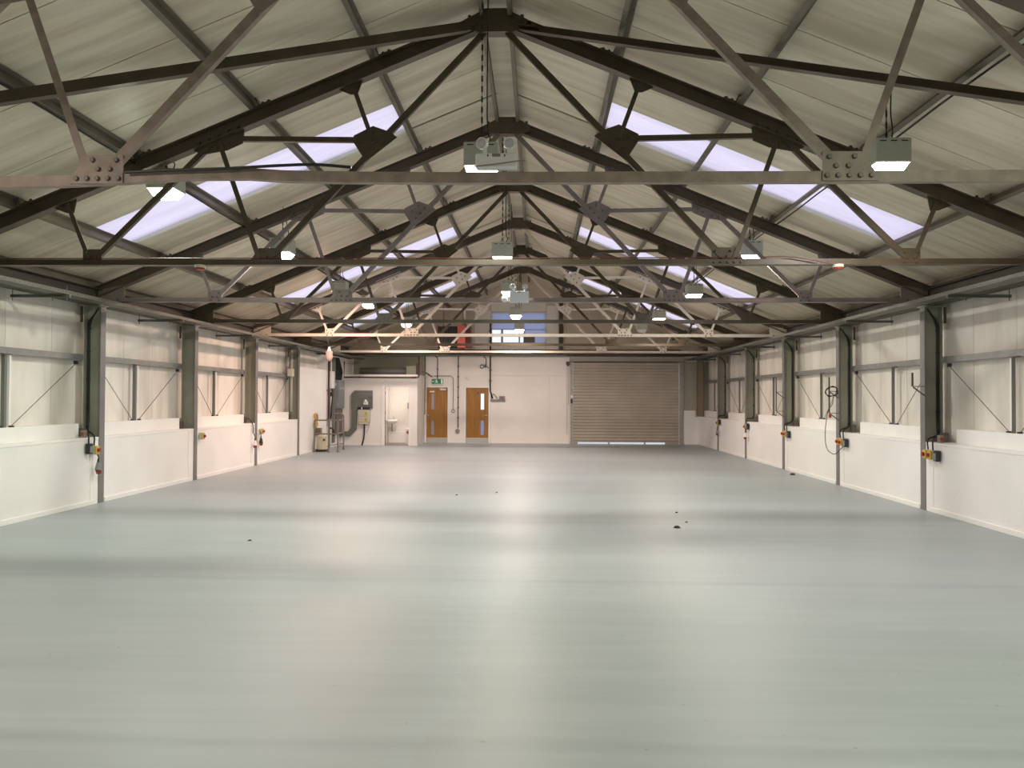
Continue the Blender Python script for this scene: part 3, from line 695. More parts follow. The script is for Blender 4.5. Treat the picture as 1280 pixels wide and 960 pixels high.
# ------------------------------------------------------------------ high bay lights
def bay_light(label, x, y, zc, col, power, es, roof_z, size=.33, lit=True, tilt=0, style='box'):
    """zc = centre of housing"""
    t = thing('high_bay_light', label, 'light', (x, y, zc), 'high bay lights')
    h = .23; s = size/2
    obj('housing', B(x-s, x+s, y-s, y+s, zc-h/2, zc+h/2, .008), lgrey_m, t)
    b = NB()
    for k in (-1, 0, 1): box(b, x+k*.1-.03, x+k*.1+.03, y-s-.002, y-s, zc+h/2-.035, zc+h/2-.025)
    obj('vents', b, blackp_m, t)
    z0 = zc-h/2; b = NB(); a = .92*s; c = .62*s
    prism_v = [bm_ for bm_ in ()]
    top = [b.verts.new((x+dx*a, y+dy*a, z0-.001)) for dx, dy in ((-1,-1),(1,-1),(1,1),(-1,1))]
    bot = [b.verts.new((x+dx*c, y+dy*c, z0-.085)) for dx, dy in ((-1,-1),(1,-1),(1,1),(-1,1))]
    for i in range(4): b.faces.new((top[i], top[(i+1)%4], bot[(i+1)%4], bot[i]))
    b.faces.new(top); b.faces.new(bot[::-1])
    lm = lens_mat('lens_%s' % ('off' if not lit else '%02d%02d%02d' % tuple(int(v*50) for v in col)), tuple(col), es if lit else 0)
    obj('prismatic_lens', b, lm, t)
    b = NB(); tube(b, [(x-.05, y, zc+h/2), (x, y, zc+h/2+.06), (x+.05, y, zc+h/2)], .005, 5); cyl(b, (x, y, zc+h/2+.05), (0,0,1), .012, .04, 6)
    obj('hook', b, blackp_m, t)
    b = NB(); zt = zc+h/2+.08
    n = max(2, int((roof_z-zt)/.05))
    for i in range(n):
        zz = zt + (roof_z-zt)*i/n; L_ = (roof_z-zt)/n*1.15
        if i % 2: box(b, x-.009, x+.009, y-.0025, y+.0025, zz, zz+L_)
        else: box(b, x-.0025, x+.0025, y-.009, y+.009, zz, zz+L_)
    obj('chain', b, blackp_m, t)
    b = NB(); tube(b, smooth_pts([(x+.03, y+.05, zc+h/2), (x+.08, y+.05, zc+h/2+.10), (x+.05, y+.02, zc+h/2+.3 if roof_z-zc > .6 else zc+h/2+.15), (x+.055, y+.02, roof_z-.02)], 4), .007, 5)
    obj('flex', b, black_m, t)
    if lit:
        ld = bpy.data.lights.new('lamp', 'AREA'); ld.shape = 'SQUARE'; ld.size = size*.6; ld.energy = power; ld.color = col
        lo = bpy.data.objects.new('lamp_light', ld); COL.objects.link(lo); lo.parent = t; lo.location = (0, 0, -h/2-.09)
    return t
GRN = (.91, 1.0, .79); PCH = (1.0, .61, .46); YEL = (1.0, .94, .78); NEU = (1.0, .91, .86); RSE = (1.0, .79, .68)
def rbot(x): return rz_(abs(x-XR)) + .0
ys = [2.9, 7.8, 12.8, 17.5, 22.3]
cols_c = [NEU, YEL, YEL, NEU, RSE]
cz = [4.06, 4.04, 4.05, 4.12, 4.10]; cx = [-.56, -.555, -.57, -.64, -.61]
cd = ['behind the near emergency light', 'second along the ridge, hanging on a long chain', 'third along the ridge behind the far emergency light', 'fourth along the ridge in front of the gable window']
for i, y in enumerate(ys):
    if not i: continue        # the row along the ridge starts beyond the nearest truss
    lab = ('centre high bay light %s' % cd[i-1]) if i else 'centre high bay light hanging nearest the camera, above the frame'
    bay_light(lab, cx[i], y, cz[i], cols_c[i], LAMP_W, 22, 5.98 if True else 0)
bay_light('smallest centre high bay light, farthest along the ridge before the gable window', -.60, 26.3, 4.04, RSE, LAMP_W*1.2, 22, 5.98)
cols_r = [GRN, NEU, NEU, YEL, RSE]
zr_ = [4.10, 4.04, 4.05, 4.02, 4.0]
rd = ['largest in view, beside the near bolted plate on the right', 'second of the right row, hanging just above the dark tie beam', 'third of the right row, in front of a bright rooflight', 'fourth of the right row, small against the roof']
ysr = [2.8, 7.75, 12.7, 17.2, 22.1]
for i, y in enumerate(ysr):
    lab = ('high bay light, %s' % rd[i-1]) if i else 'right high bay light nearest the camera, above the frame'
    bay_light(lab, 3.34, y, zr_[i], cols_r[i], LAMP_W*(1.3, 1.1, 1.0, 1.0, 1.0)[i], 22, rbot(3.34))
bay_light('unlit white high bay light, farthest of the right row', 3.32, 25.6, 4.0, NEU, 0, 0, rbot(3.32), lit=False)
ysl = [2.9, 9.35, 12.75, 18.2, 20.8, 25.5]; xl = [-4.3, -4.43, -4.12, -4.54, -4.43, -4.21]; zl = [4.0, 4.25, 4.12, 4.23, 4.23, 4.15]
cols_l = [(1.0,.86,.74), GRN, NEU, PCH, RSE, RSE]
ldn = ['nearest of the left row, half hidden behind the near tie beam', 'second of the left row, peeping out beside a dark bolted plate', 'third of the left row, box in front of the far rooflight', 'fourth of the left row, bright lens below a peach strut', 'farthest of the left row, low beside cream plate']
for i, y in enumerate(ysl):
    lab = ('high bay light, %s' % ldn[i-1]) if i else 'left high bay light nearest the camera, above the frame'
    bay_light(lab, xl[i], y, zl[i], cols_l[i], LAMP_W*(1.7, 1.0, 1.0, 1.6, 1.1, 1.2)[i], 22, rbot(xl[i]))

# ------------------------------------------------------------------ emergency lights
def emergency(label, x0, x1, z0, z1, y, m, r):
    t = thing('emergency_light', label, 'emergency light', ((x0+x1)/2, y, z0), 'twin head emergency lights')
    obj('battery_box', B(x0, x1, y-.05, y+.02, z0, z1, .012), m, t)
    b = NB(); w = x1-x0
    obj('test_panel', B(x0+w*.4, x0+w*.6, y-.053, y-.05, z1-.028, z1-.006, .002), mat('smoked', (.25,.2,.19), .3), t)
    b = NB()
    for f in (.3, .7): box(b, x0+w*f-.004, x0+w*f+.004, y-.052, y-.05, z1-.028, z1-.012)
    obj('screw_slots', b, blackp_m, t)
    for f, tw in ((.22, -.5), (.80, .05)):
        hx = x0 + w*f
        h = obj('lamp_head', cyl(NB(), (hx+tw*.02, y+.0, z1+.075), (tw, -1, -.1), r, .035, 16, r*1.02), m, t)
        obj('head_lens', dome(NB(), (hx+tw*.055, y-.036, z1+.072), (tw, -1, -.1), r*.8, .012, 16, 3), mat('head_glass', (.55,.52,.55), .2), h)
        obj('neck', cyl(NB(), (hx, y-.01, z1), (0,0,1), .014, .05, 8), m, t)
    return t
e1 = emergency('white twin head emergency light standing on the nearest truss tie beam', -.432, -.145, 3.264, 3.372, 5.50, fit_m, .040)
b = NB(); tube(b, smooth_pts([(-.50, 5.44, 3.27), (-.32, 5.435, 3.285), (-.15, 5.435, 3.308), (-.09, 5.44, 3.31)], 5), .004, 5)
tag(obj('emergency_light_cable', b, mat('brown_flex', (.28,.20,.16), .5), loc=(-.3,5.44,3.27)), 'thin brown flex across the near emergency light', 'cable')
emergency('pale blue grey twin head emergency light on the third truss tie beam', -.441, -.14, 3.175, 3.352, 12.44, bluew_m, .045)
t = thing('motion_sensor', 'small white round sensor on the third truss tie beam, left of the far emergency light', 'sensor', (-.52, 12.46, 3.2))
obj('sensor_head', dome(NB(), (-.515, 12.46, 3.225), (0,-1,-.2), .045, .05, 12, 4), fit_m, t, smooth=True); b = NB(); tube(b, [(-.515, 12.47, 3.225), (-.56, 12.49, 3.26), (-.53, 12.50, 3.30)], .012, 6); obj('arm', b, fit_m, t)
# detectors under the second tie beam
for x, side in ((-3.85, 'left'), (3.338, 'right')):
    t = thing('smoke_detector', 'small round smoke detector with red rim under the second tie beam, %s side' % side, 'detector', (x, 8.98, 3.18), 'smoke detectors')
    obj('base', cyl(NB(), (x, 8.98, 3.158), (0,0,1), .058, .032, 16), mat('detector_green', (.5,.55,.42), .5), t)
    obj('sounder', cyl(NB(), (x, 8.98, 3.135), (0,0,1), .048, .023, 16, .055), red_m, t)
# red alarm cable lying along the second tie
b = NB(); yy = TY(2)-.035
tube(b, smooth_pts([(-6.5, yy, 3.27), (-3.9, yy, 3.272), (-1, yy, 3.27), (1.0, yy, 3.272), (2.35, yy-.01, 3.275), (2.75, yy-.02, 3.28), (3.05, yy-.03, 3.24), (3.3, 8.97, 3.185)], 8), .006, 6)
tag(obj('alarm_cable', b, mat('red_cable', (.10,.015,.01), .5), loc=(0, yy, 3.27)), 'red fire alarm cable lying along the second tie beam', 'cable')
b = NB(); yy = 5.50
tube(b, smooth_pts([(-2.9, yy, 3.262), (-2.6, yy, 3.275), (-2.2, yy, 3.285), (-1.8, yy, 3.305), (-1.55, yy, 3.31), (-1.3, yy, 3.29)], 8), .011, 6)
tag(obj('power_cable', b, black_m, loc=(-2.2, yy, 3.27)), 'black cable lying on the bent part of the nearest tie beam', 'cable')
for sg, nm in ((-1,'left'), (1,'right')):
    b = NB(); x = XR+sg*4.16; z = zr(4.16)+.060
    tube(b, [(x, y, z + .01*math.sin(y*2)) for y in [i*.8+1 for i in range(34)]], .011, 5)
    tag(obj('lighting_cable', b, black_m, loc=(x,0,z)), 'black lighting cable strung along the third %s purlin' % nm, 'cable')
x, y = -5.12, 19.50
t = thing('pendant_connector', 'white and pink pendant connector hanging from the cream tie beam at left', 'pendant', (x, y, 2.57))
b = NB(); tube(b, smooth_pts([(-5.21, 19.53, 3.19), (-5.15, y, 3.05), (x, y, 2.93)], 5), .008, 5); obj('flex', b, black_m, t)
b = NB(); cyl(b, (x, y, 2.82), (0,0,1), .055, .11, 10, .02); obj('cap', b, fit_m, t)
b = NB(); cyl(b, (x, y, 2.68), (0,0,1), .085, .14, 12); dome(b, (x, y, 2.68), (0,0,-1), .085, .11, 12); obj('body', b, mat('pinkish_plastic', (.60,.42,.38), .4), t)

# ------------------------------------------------------------------ switches, plugs and cables at the columns
def isolator(sg, Y, z, label, knob=True):
    face = (WL if sg < 0 else WR) - sg*.0; s = -sg   # s points into the room
    X = face - sg*-.0; x0 = face + s*.004
    t = thing('isolator_switch', label, 'switch', (x0, Y, z), 'yellow isolator switches')
    def bx(a, b, *r): return B(min(a,b), max(a,b), *r)
    obj('enclosure', bx(x0, x0+s*.055, Y-.05, Y+.05, z, z+.14, .005), beige_m, t)
    obj('cover', bx(x0+s*.055, x0+s*.085, Y-.048, Y+.048, z+.005, z+.135, .005), yellow_m, t)
    obj('rotary_knob', cyl(NB(), (x0+s*.085, Y, z+.07), (s,0,0), .032, .035, 10, .026), red_m, t)
    return t
def black_box(sg, Y, z, label):
    face = (WL if sg < 0 else WR); s = -sg; x0 = face + s*.004
    t = thing('socket_box', label, 'socket', (x0, Y, z), 'black socket boxes')
    a, b_ = sorted((x0, x0+s*.06)); obj('casing', B(a, b_, Y-.055, Y+.055, z, z+.16, .006), blackp_m, t)
    a, b_ = sorted((x0+s*.06, x0+s*.075)); obj('flap', B(a, b_, Y-.04, Y+.04, z+.02, z+.12, .004), grey_m, t); return t
def plug(sg, Y, z, label, mbody=None, off=.085):
    face = (WL if sg < 0 else WR); x = face - sg*off
    t = thing('hanging_plug', label, 'plug', (x, Y, z), 'hanging industrial plugs')
    b = NB(); cyl(b, (x, Y, z+.16), (0,0,1), .02, .06, 8, .012); obj('gland', b, blackp_m, t)
    b = NB(); cyl(b, (x, Y, z+.04), (0,.05,1), .052, .12, 10, .028); obj('plug_body', b, mbody or grey_m, t)
    b = NB(); cyl(b, (x, Y+.005, z+.045), (.0,.4,-1), .046, .06, 10, .04); obj('plug_collar', b, mat('dark_red_plastic', (.28,.04,.03), .4), t)
    b = NB(); tube(b, smooth_pts([(x, Y, z+.21), (x, Y-.01, z+.26), (face-sg*.03, Y-.02, z+.34)], 4), .009, 6); obj('tail', b, black_m, t)
    return t
def column_cable(sg, Y, ends, label, top=3.08):
    face = (WL if sg < 0 else WR); xo = face + sg*.235; yw = Y-.018
    t = thing('column_cable', label, 'cable', (xo, yw, 1.0), 'black cables down the columns')
    b = NB()
    for j, (ye, ze) in enumerate(ends):
        xs = xo - sg*.024*j
        tube(b, smooth_pts([(face+sg*.02, yw-.10, top+.0), (face+sg*.12, yw-.0, top-.06), (xs, yw-.0, top-.28), (xs, yw, 2.2), (xs, yw-.0, 1.35), (xs-sg*.05, Y-.09-.04*j, 1.16), (face-sg*.022, ye, ze+.15), (face-sg*.025, ye, ze)], 6), .013, 6)
    obj('flex', b, black_m, t)
    for zz in (1.5, 1.95, 2.4, 2.75): obj('cable_clip', B(min(xo-sg*.04, xo+sg*.014), max(xo-sg*.04, xo+sg*.014), yw-.016, yw+.011, zz, zz+.02), blackp_m, t)
    return t
nR = {3:'nearest right', 4:'second visible right', 5:'third visible right', 6:'fourth visible right', 7:'farthest right'}
for n in (3, 4, 5):
    Y = TY(n)
    isolator(1, Y-.22, .80, 'yellow isolator with red knob next to the %s column' % nR[n])
    isolator(1, Y-.37, .795, 'yellow isolator farther from the %s column, one of a pair' % nR[n])
    black_box(1, Y-.51, .78, 'black socket box outermost beside the %s column switches' % nR[n])
    column_cable(1, Y, [(Y-.22, .94), (Y-.37, .935)], 'pair of black cables down the %s column' % nR[n])
isolator(1, TY(6)-.22, .84, 'single yellow isolator beside the fourth visible right column'); black_box(1, TY(6)-.36, .84, 'black socket box beside the fourth visible right column')
plug(1, TY(6)-.31, .58, 'white plug hanging under the switch of the fourth visible right column', fit_m); column_cable(1, TY(6), [(TY(6)-.22, .98)], 'black cable down the fourth visible right column')
isolator(1, TY(7)-.22, .84, 'single yellow isolator beside the farthest right column'); black_box(1, TY(7)-.36, .86, 'black socket box beside the farthest right column')
plug(1, TY(7)-.30, .52, 'grey and red plug hanging under the switch of the farthest right column'); column_cable(1, TY(7), [(TY(7)-.22, .98)], 'black cable down the farthest right column')
Y = TY(3)
isolator(-1, Y-.27, .78, 'yellow isolator with red knob beside the nearest left column'); black_box(-1, Y-.42, .80, 'black socket box beside the nearest left column')
plug(-1, Y-.25, .50, 'big grey plug with dark red collar hanging under the nearest left switch'); column_cable(-1, Y, [(Y-.27, .92), (Y-.42, .95)], 'pair of black cables down the nearest left column')
isolator(-1, TY(4)+.20, .81, 'yellow isolator just beyond the second visible left column')
isolator(-1, TY(5)+.26, .76, 'yellow isolator just beyond the third visible left column'); plug(-1, TY(5)+.20, .50, 'black plug beyond the third visible left column', blackp_m, .05)
plug(-1, TY(5)-.28, .47, 'pale grey plug hanging in front of the third visible left column', fit_m, .07)
b = NB(); tube(b, smooth_pts([(WL+.03, TY(5)-.30, .81), (WL+.02, TY(5)-.31, 1.02), (-7.0, TY(5)-.32, 1.16), (-7.05, TY(5)-.40, 1.14), (-7.05, TY(5)-.42, 1.06)], 5), .013, 6)
tag(obj('plug_cable', b, black_m, loc=(-7, TY(5)-.3, 1)), 'black cable looping over the dado to the pale grey plug', 'cable')
# small red sockets behind columns
for sg, n, nm in ((-1, 3, 'nearest left'), (1, 3, 'nearest right')):
    face = WL if sg < 0 else WR; xx = face+sg*.10
    t = thing('red_socket', 'small red and white socket on the dado ledge beside the %s column' % nm, 'socket', (xx, TY(n)-.34, 1.05))
    obj('socket_case', B(xx-.03, xx+.03, TY(n)-.38, TY(n)-.30, 1.046, 1.16, .004), mat('rust_white', (.26,.21,.19), .5), t)
    obj('socket_face', B(xx-.022, xx+.022, TY(n)-.384, TY(n)-.38, 1.075, 1.13, .002), mat('dark_red_plastic', (.28,.04,.03), .4), t)
# hooks on right columns
def hook(Y, arms, label, ztop):
    t = thing('column_hook', label, 'hook', (WR, Y, arms[0]), 'steel hooks on the right columns')
    xo = WR - .185
    b = NB(); box(b, xo-.012, xo+.012, Y-.012, Y+.012, min(arms) if len(arms) > 1 else arms[0], ztop); obj('upright', b, bolt_m, t)
    for a in arms:
        b = NB(); box(b, xo+.0125, WR-.001, Y-.006, Y+.006, a-.006, a+.006); beam(b, (xo+.01, Y, a-.012), (WR-.002, Y, a-.14), [(-.009,-.009),(.009,-.009),(.009,.009),(-.009,.009)], (0,1,0)); obj('hook_arm', b, bolt_m, t)
    return t
hook(TY(3)-.07, [1.895], 'steel hook on the nearest right column', 2.105)
hook(TY(4)-.07, [1.85, 1.42], 'two armed steel hook on the second visible right column, holding coiled hose', 2.13)
hook(TY(5)-.07, [1.86, 1.40], 'ladder like steel hook on the third visible right column', 2.21)
# coiled flex on the hook
t = thing('hose_coil', 'coil of thin black hose hanging on the hook of the second visible right column', 'hose', (5.78, TY(4)-.10, 1.85))
b = NB(); c = Vector((5.78, TY(4)-.12, 1.845))
pts = []
for k in range(0, 73):
    a = k/12*math.pi; rr = .10 + .018*math.sin(k*.55)
    pts.append(c + Vector((math.cos(a)*rr + .012*math.sin(k), (k % 5)*.007-.014, math.sin(a)*rr*1.05)))
tube(b, pts, .0075, 5); obj('coil', b, black_m, t)
Y4 = TY(4)-.12
b = NB(); tube(b, smooth_pts([c+Vector((.03,0,-.1)), (5.80, Y4, 1.60), (5.72, Y4, 1.48), (5.675, Y4, 1.25), (5.655, Y4, .95), (5.69, Y4, .73), (5.79, Y4, .625), (5.87, Y4, .63), (5.915, Y4-.1, .72), (5.925, Y4-.25, .80)], 6), .007, 5); obj('free_end', b, black_m, t)
obj('red_connector', B(5.735, 5.775, Y4-.02, Y4+.02, 1.33, 1.41, .006), red_m, t)

# ------------------------------------------------------------------ roller shutter
rs = thing('roller_shutter', 'closed grey roller shutter door filling the right of the back wall', 'roller shutter', (3.3, YB-.06, 0))
x0, x1 = 1.33, 5.235; zb, zt = .10, 3.03; N = 26; ph = (zt-zb)/N
first = None
for i in range(N):
    z = zb + ph*i
    if first is None:
        pts = [(x0, YB-.060, z), (x0, YB-.060, z+ph*.16), (x0, YB-.088, z+ph*.20), (x0, YB-.099, z+ph*.50), (x0, YB-.094, z+ph*.86), (x0, YB-.060, z+ph*1.0), (x0, YB-.052, z+ph*1.0), (x0, YB-.052, z)]
        first = obj('slat', prism(NB(), pts, (x1-x0, 0, 0)), shut_m, rs)
    else:
        o = share('slat', first, shut_m, WLOC[rs.name], rs); o.location = (0, 0, ph*i)
for k, (a, b_) in enumerate(((1.225, 1.325), (5.245, 5.375))):
    g = NB(); box(g, a, b_, YB-.115, YB-.045, 0, 3.05, .004); gg = obj('guide', g, mat('shutter_guide', (.40,.385,.345), .45, .2), rs)
    g = NB()
    for zz in (.2, .8, 1.4, 2.0, 2.6): cyl(g, ((a+b_)/2, YB-.1155, zz), (0,-1,0), .014, .01, 6)
    obj('bolts', g, blackp_m, gg)['kind'] = 'stuff'
obj('hood', B(1.21, 5.42, YB-.30, YB-.045, 3.052, 3.235, .008), mat('shutter_hood', (.33,.31,.27), .5, .15), rs)
obj('bottom_bar', B(x0, x1, YB-.10, YB-.05, .068, .10), MATS['shutter_guide'], rs)
obj('hood_lip', B(1.30, 5.27, YB-.12, YB-.05, 3.03, 3.051), dark_paint, rs)
g = NB()
for a, b_ in ((1.33, 1.50), (4.72, 5.23), (2.62, 2.68), (3.95, 4.0)): box(g, a, b_, YB-.095, YB-.06, .0, .068)
obj('draught_seal', g, MATS['shutter_guide'], rs)
obj('lock_box', B(1.235, 1.30, YB-.15, YB-.1155, 1.50, 1.66, .004), blackp_m, rs)
obj('release_sign', B(1.24, 1.31, YB-.135, YB-.1155, 1.70, 1.80, .003), fit_m, rs)
ch = thing('shutter_chain', 'dangling hand chain and winder left of the roller shutter', 'chain', (1.1, YB-.1, 1.4))
g = NB(); cyl(g, (1.09, YB-.10, 2.96), (1,0,0), .07, .06, 12); box(g, 1.06, 1.20, YB-.13, YB-.05, 2.93, 3.05, .006); obj('winder', g, bolt_m, ch)
g = NB(); 
for xx, z_ in ((1.10, .35), (1.155, 1.45)):
    zz = z_
    while zz < 2.9: box(g, xx-.006, xx+.006, YB-.106, YB-.094, zz, zz+.03); zz += .042
obj('chain_links', g, bolt_m, ch)['kind'] = 'stuff'

# ------------------------------------------------------------------ back wall fittings
yw = YB-.023
sgn = thing('exit_sign', 'green fire exit sign with running man above the left wooden door', 'sign', (-3.75, yw, 2.2))
obj('sign_case', B(-3.93, -3.50, yw-.05, yw-.001, 2.17, 2.385, .008), fit_m, sgn)
sf = obj('sign_face', B(-3.95, -3.53, yw-.056, yw-.0505, 2.205, 2.39), green_m, sgn)
g = NB(); ya = yw-.060
def P(pts): prism(g, [(x, ya, z) for x, z in pts], (0, .0035, 0))
# running figure
cyl(g, (-3.765, ya, 2.355), (0,1,0), .016, .0035, 10)
P([(-3.80,2.34),(-3.775,2.345),(-3.755,2.29),(-3.785,2.28)]); P([(-3.785,2.29),(-3.755,2.29),(-3.72,2.265),(-3.735,2.255)]); P([(-3.735,2.27),(-3.72,2.265),(-3.735,2.22),(-3.75,2.22)])
P([(-3.785,2.29),(-3.765,2.28),(-3.80,2.245),(-3.84,2.235),(-3.845,2.245),(-3.805,2.26)]); P([(-3.78,2.335),(-3.775,2.32),(-3.735,2.30),(-3.73,2.31)]); P([(-3.795,2.34),(-3.80,2.325),(-3.835,2.31),(-3.83,2.325)])
# door and arrow
P([(-3.60,2.22),(-3.55,2.22),(-3.55,2.375),(-3.60,2.375)]); P([(-3.93,2.295),(-3.90,2.33),(-3.90,2.305),(-3.865,2.305),(-3.865,2.285),(-3.90,2.285),(-3.90,2.26)])
obj('pictogram', g, signw_m, sf)
def conduit(name, label, pts, r=.012, m=None, cat='conduit', saddles=True):
    t = thing(name, label, cat, pts[0]); obj('tube', tube(NB(), pts, r, 6), m or mat('conduit_grey', (.12,.11,.10), .5), t, smooth=True)
    if saddles:
        g = NB()
        for p, q in zip(pts, pts[1:]):
            p, q = Vector(p), Vector(q); L_ = (q-p).length; n = int(L_/.35)
            for i in range(1, n):
                c = p.lerp(q, i/n); box(g, c.x-r*1.7, c.x+r*1.7, c.y-r*1.2, c.y+r*1.2, c.z-r*1.2, c.z+r*1.2)
        if len(g.verts): obj('saddles', g, bolt_m, t)['kind'] = 'stuff'
        else: g.free()
    return t
y_ = yw-.014
conduit('conduit', 'dark conduit dropping to a pull switch beside the washroom side wall', [(-4.30, y_-.0, 3.24), (-4.16+-.07, y_, 3.17), (-4.235, y_, 3.1), (-4.235+.03, y_, 1.18)] if False else [(-4.205, y_, 3.245), (-4.205, y_, 1.20)], .012)
obj_sw = tag(obj('pull_switch', B(-4.218, -4.185, yw-.05, yw+.02, 1.06, 1.20, .006), grey_m, loc=(-4.2,yw,1.06)), 'small grey switch at the end of conduit left of the first door', 'switch')
conduit('conduit', 'short conduit dropping to the green exit sign', [(-3.83, y_, 3.245), (-3.76, y_, 3.20), (-3.74, y_, 3.12), (-3.74, y_, 2.39)], .018)
conduit('conduit', 'long conduit between the doors ending in a low grey box', [(-2.96, y_, 3.245), (-2.96, y_, .56)], .018)
conduit('conduit', 'black conduit climbing from the cable shelf right of the second door', [(-1.76, y_-.02, 4.55), (-1.76, y_-.02, 3.1), (-1.76, y_-.02, 1.95), (-1.71, y_-.02, 1.80), (-1.70, y_-.02, 1.672)], .026, black_m)
tag(obj('low_socket', cyl(NB(), (-2.98, yw-.04, .45), (0,1,0), .08, .04, 14), grey_m, loc=(-2.98,yw,.45)), 'round grey socket box low between the two wooden doors', 'socket')
conduit('alarm_conduit', 'thin red alarm cable running over the first door and down to the call point', [(-3.88, y_-.035, 2.50), (-3.23, y_-.035, 2.50), (-3.16, y_-.035, 2.44), (-3.145, y_-.035, 2.36), (-3.145, y_-.035, 1.265)], .009, maroon_m)
t = thing('call_point', 'small red and white fire alarm call point between the doors', 'call point', (-3.145, yw, 1.2))
obj('back_box', cyl(NB(), (-3.145, yw-.04, 1.20), (0,1,0), .062, .04, 12), maroon_m, t); obj('front', B(-3.185, -3.105, yw-.055, yw-.0405, 1.16, 1.23, .004), fit_m, t)
t = thing('alarm_bell', 'round grey alarm bell with wires high on the back wall right of the second door', 'bell', (-2.05, yw, 2.88))
obj('gong', dome(NB(), (-2.07, yw-.02, 2.86), (0,-1,0), .085, .05, 16, 4), grey_m, t, smooth=True); obj('hub', cyl(NB(), (-2.07, yw-.08, 2.86), (0,1,0), .04, .012, 12), fit_m, t)
obj('junction', B(-1.97, -1.90, yw-.06, yw-.001, 2.82, 2.93, .005), bolt_m, t)
g = NB(); tube(g, smooth_pts([(-2.02, y_, 3.24), (-1.93, y_, 3.16), (-1.92, y_, 3.0), (-1.93, y_, 2.92)], 5), .013); tube(g, smooth_pts([(-1.92, y_, 2.87), (-1.86, y_, 2.84), (-1.81, y_-.02, 2.79)], 4), .010); obj('wires', g, black_m, t)
t = thing('cable_shelf', 'short grey trunking with switch box right of the second wooden door', 'trunking', (-1.5, yw, 1.6))
obj('trunking_body', B(-1.74, -1.20, yw-.05, yw+.006, 1.555, 1.635, .005), grey_m, t); obj('switch_box', B(-1.42, -1.21, yw-.08, yw+.006, 1.636, 1.76, .006), grey_m, t)
obj('label_plate', B(-1.36, -1.28, yw-.083, yw-.0805, 1.68, 1.72), red_m, t)
g = NB(); tube(g, smooth_pts([(-1.68, y_-.02, 1.85), (-1.58, y_-.02, 1.80), (-1.50, y_-.02, 1.66)], 5), .010); tube(g, smooth_pts([(-1.70, y_-.03, 1.80), (-1.66, y_-.03, 1.68)], 3), .012); obj('tails', g, black_m, t)
tag(obj('junction_box', B(-2.68, -2.56, yw-.04, yw+.0, 2.38, 2.48, .006), fit_m, loc=(-2.6,yw,2.4)), 'small cream junction box above the second wooden door', 'junction box')
t = thing('pipe_bracket', 'rusty pipe end and bracket above the left corner of the first door', 'pipe', (-4.1, yw, 2.6))
g = NB(); tube(g, smooth_pts([(-4.20, 28.9, 2.62), (-4.12, yw-.1, 2.60), (-4.02, yw-.05, 2.52), (-3.92, yw-.03, 2.47)], 5), .022); obj('tube', g, bolt_m, t)
# pipe run on the back beam
for z, m_, r, lb in ((3.40, cream_paint, .035, 'cream pipe running along the foot of the gable'), (3.46, brown_paint, .03, 'brown pipe running above the cream gable pipe')):
    g = NB(); tube(g, [(-4.1, YB-.12, z), (5.3, YB-.12, z)], r, 8); tag(obj('wall_pipe', g, m_, loc=(-4.1, YB-.12, z), smooth=True), lb, 'pipe')
t = thing('back_cable_tray', 'grey cable tray above the doors along the back wall', 'cable tray', (-1.5, YB-.2, 3.24))
g = NB(); box(g, -6.4, 1.1, YB-.30, YB-.165, 3.255, 3.262); box(g, -6.4, 1.1, YB-.30, YB-.296, 3.262, 3.31); box(g, -6.4, 1.1, YB-.169, YB-.165, 3.262, 3.31); obj('tray_channel', g, tray_m, t)
g = NB(); tube(g, [(-6.4, YB-.24, 3.275), (1.0, YB-.24, 3.275)], .018); tube(g, [(-6.4, YB-.20, 3.275), (1.0, YB-.20, 3.275)], .014); obj('cables', g, black_m, t)

# washroom front: pipes, duct, switchgear
y0 = YF-.06
t = thing('heating_pipe', 'maroon pipe running along the top of the washroom front', 'pipe', (-6.8, y0, 2.4))
g = NB(); tube(g, [(-6.80, y0, 2.95), (-6.80, y0, 2.40), (-4.19, y0, 2.40), (-4.16, y0, 2.42), (-4.16, y0, 3.14)], .022, 8); obj('tube', g, maroon_m, t, smooth=True)
for xx in (-6.3, -4.38, -4.30):
    obj('coupling', cyl(NB(), (xx, y0, 2.40), (1,0,0), .036, .03, 10), bolt_m, t)
t = thing('air_handling_duct', 'long dark round duct with grey box lying on the washroom roof', 'duct', (-5.6, 29.1, 2.5))
obj('duct_tube', cyl(NB(), (-6.5, 29.1, 2.64), (1,0,0), .13, 1.72, 16), dgrey_m, t, smooth=True); obj('fan_box', B(-4.775, -4.42, 28.95, 29.3, 2.502, 2.84, .01), mat('fan_box_green', (.35,.37,.29), .5), t)
obj('support', B(-6.5, -4.9, 29.0, 29.2, 2.502, 2.53), dark_paint, t)
t = thing('fan_control', 'maroon box at the corner above the washroom', 'box', (-4.1, YF+.1, 2.55)); obj('casing', B(-4.27, -4.16, YF+.04, YF+.16, 2.502, 2.90, .005), maroon_m, t)
t = thing('cable_duct', 'grey S shaped cable trunking on the washroom front wall', 'trunking', (-6.4, YF, .3))
def px(pts, y, th, m_, nm, par): g = NB(); prism(g, [(x, y, z) for x, z in pts], (0, th, 0)); return obj(nm, g, m_, par)
px([(-6.92,.32),(-6.58,.32),(-6.35,.56),(-6.35,1.262),(-6.52,1.262),(-6.52,.64),(-6.66,.49),(-6.92,.49)], YF-.10, .099, dgrey_m, 'lower_trunking', t)
px([(-6.53,1.264),(-5.90,1.264),(-5.90,1.70),(-6.53,1.70)], YF-.10, .099, dgrey_m, 'trunking_box', t)
px([(-6.53,1.702),(-5.79,1.702),(-5.79,1.93),(-6.42,1.93),(-6.53,1.82)], YF-.10, .099, dgrey_m, 'trunking_head', t)
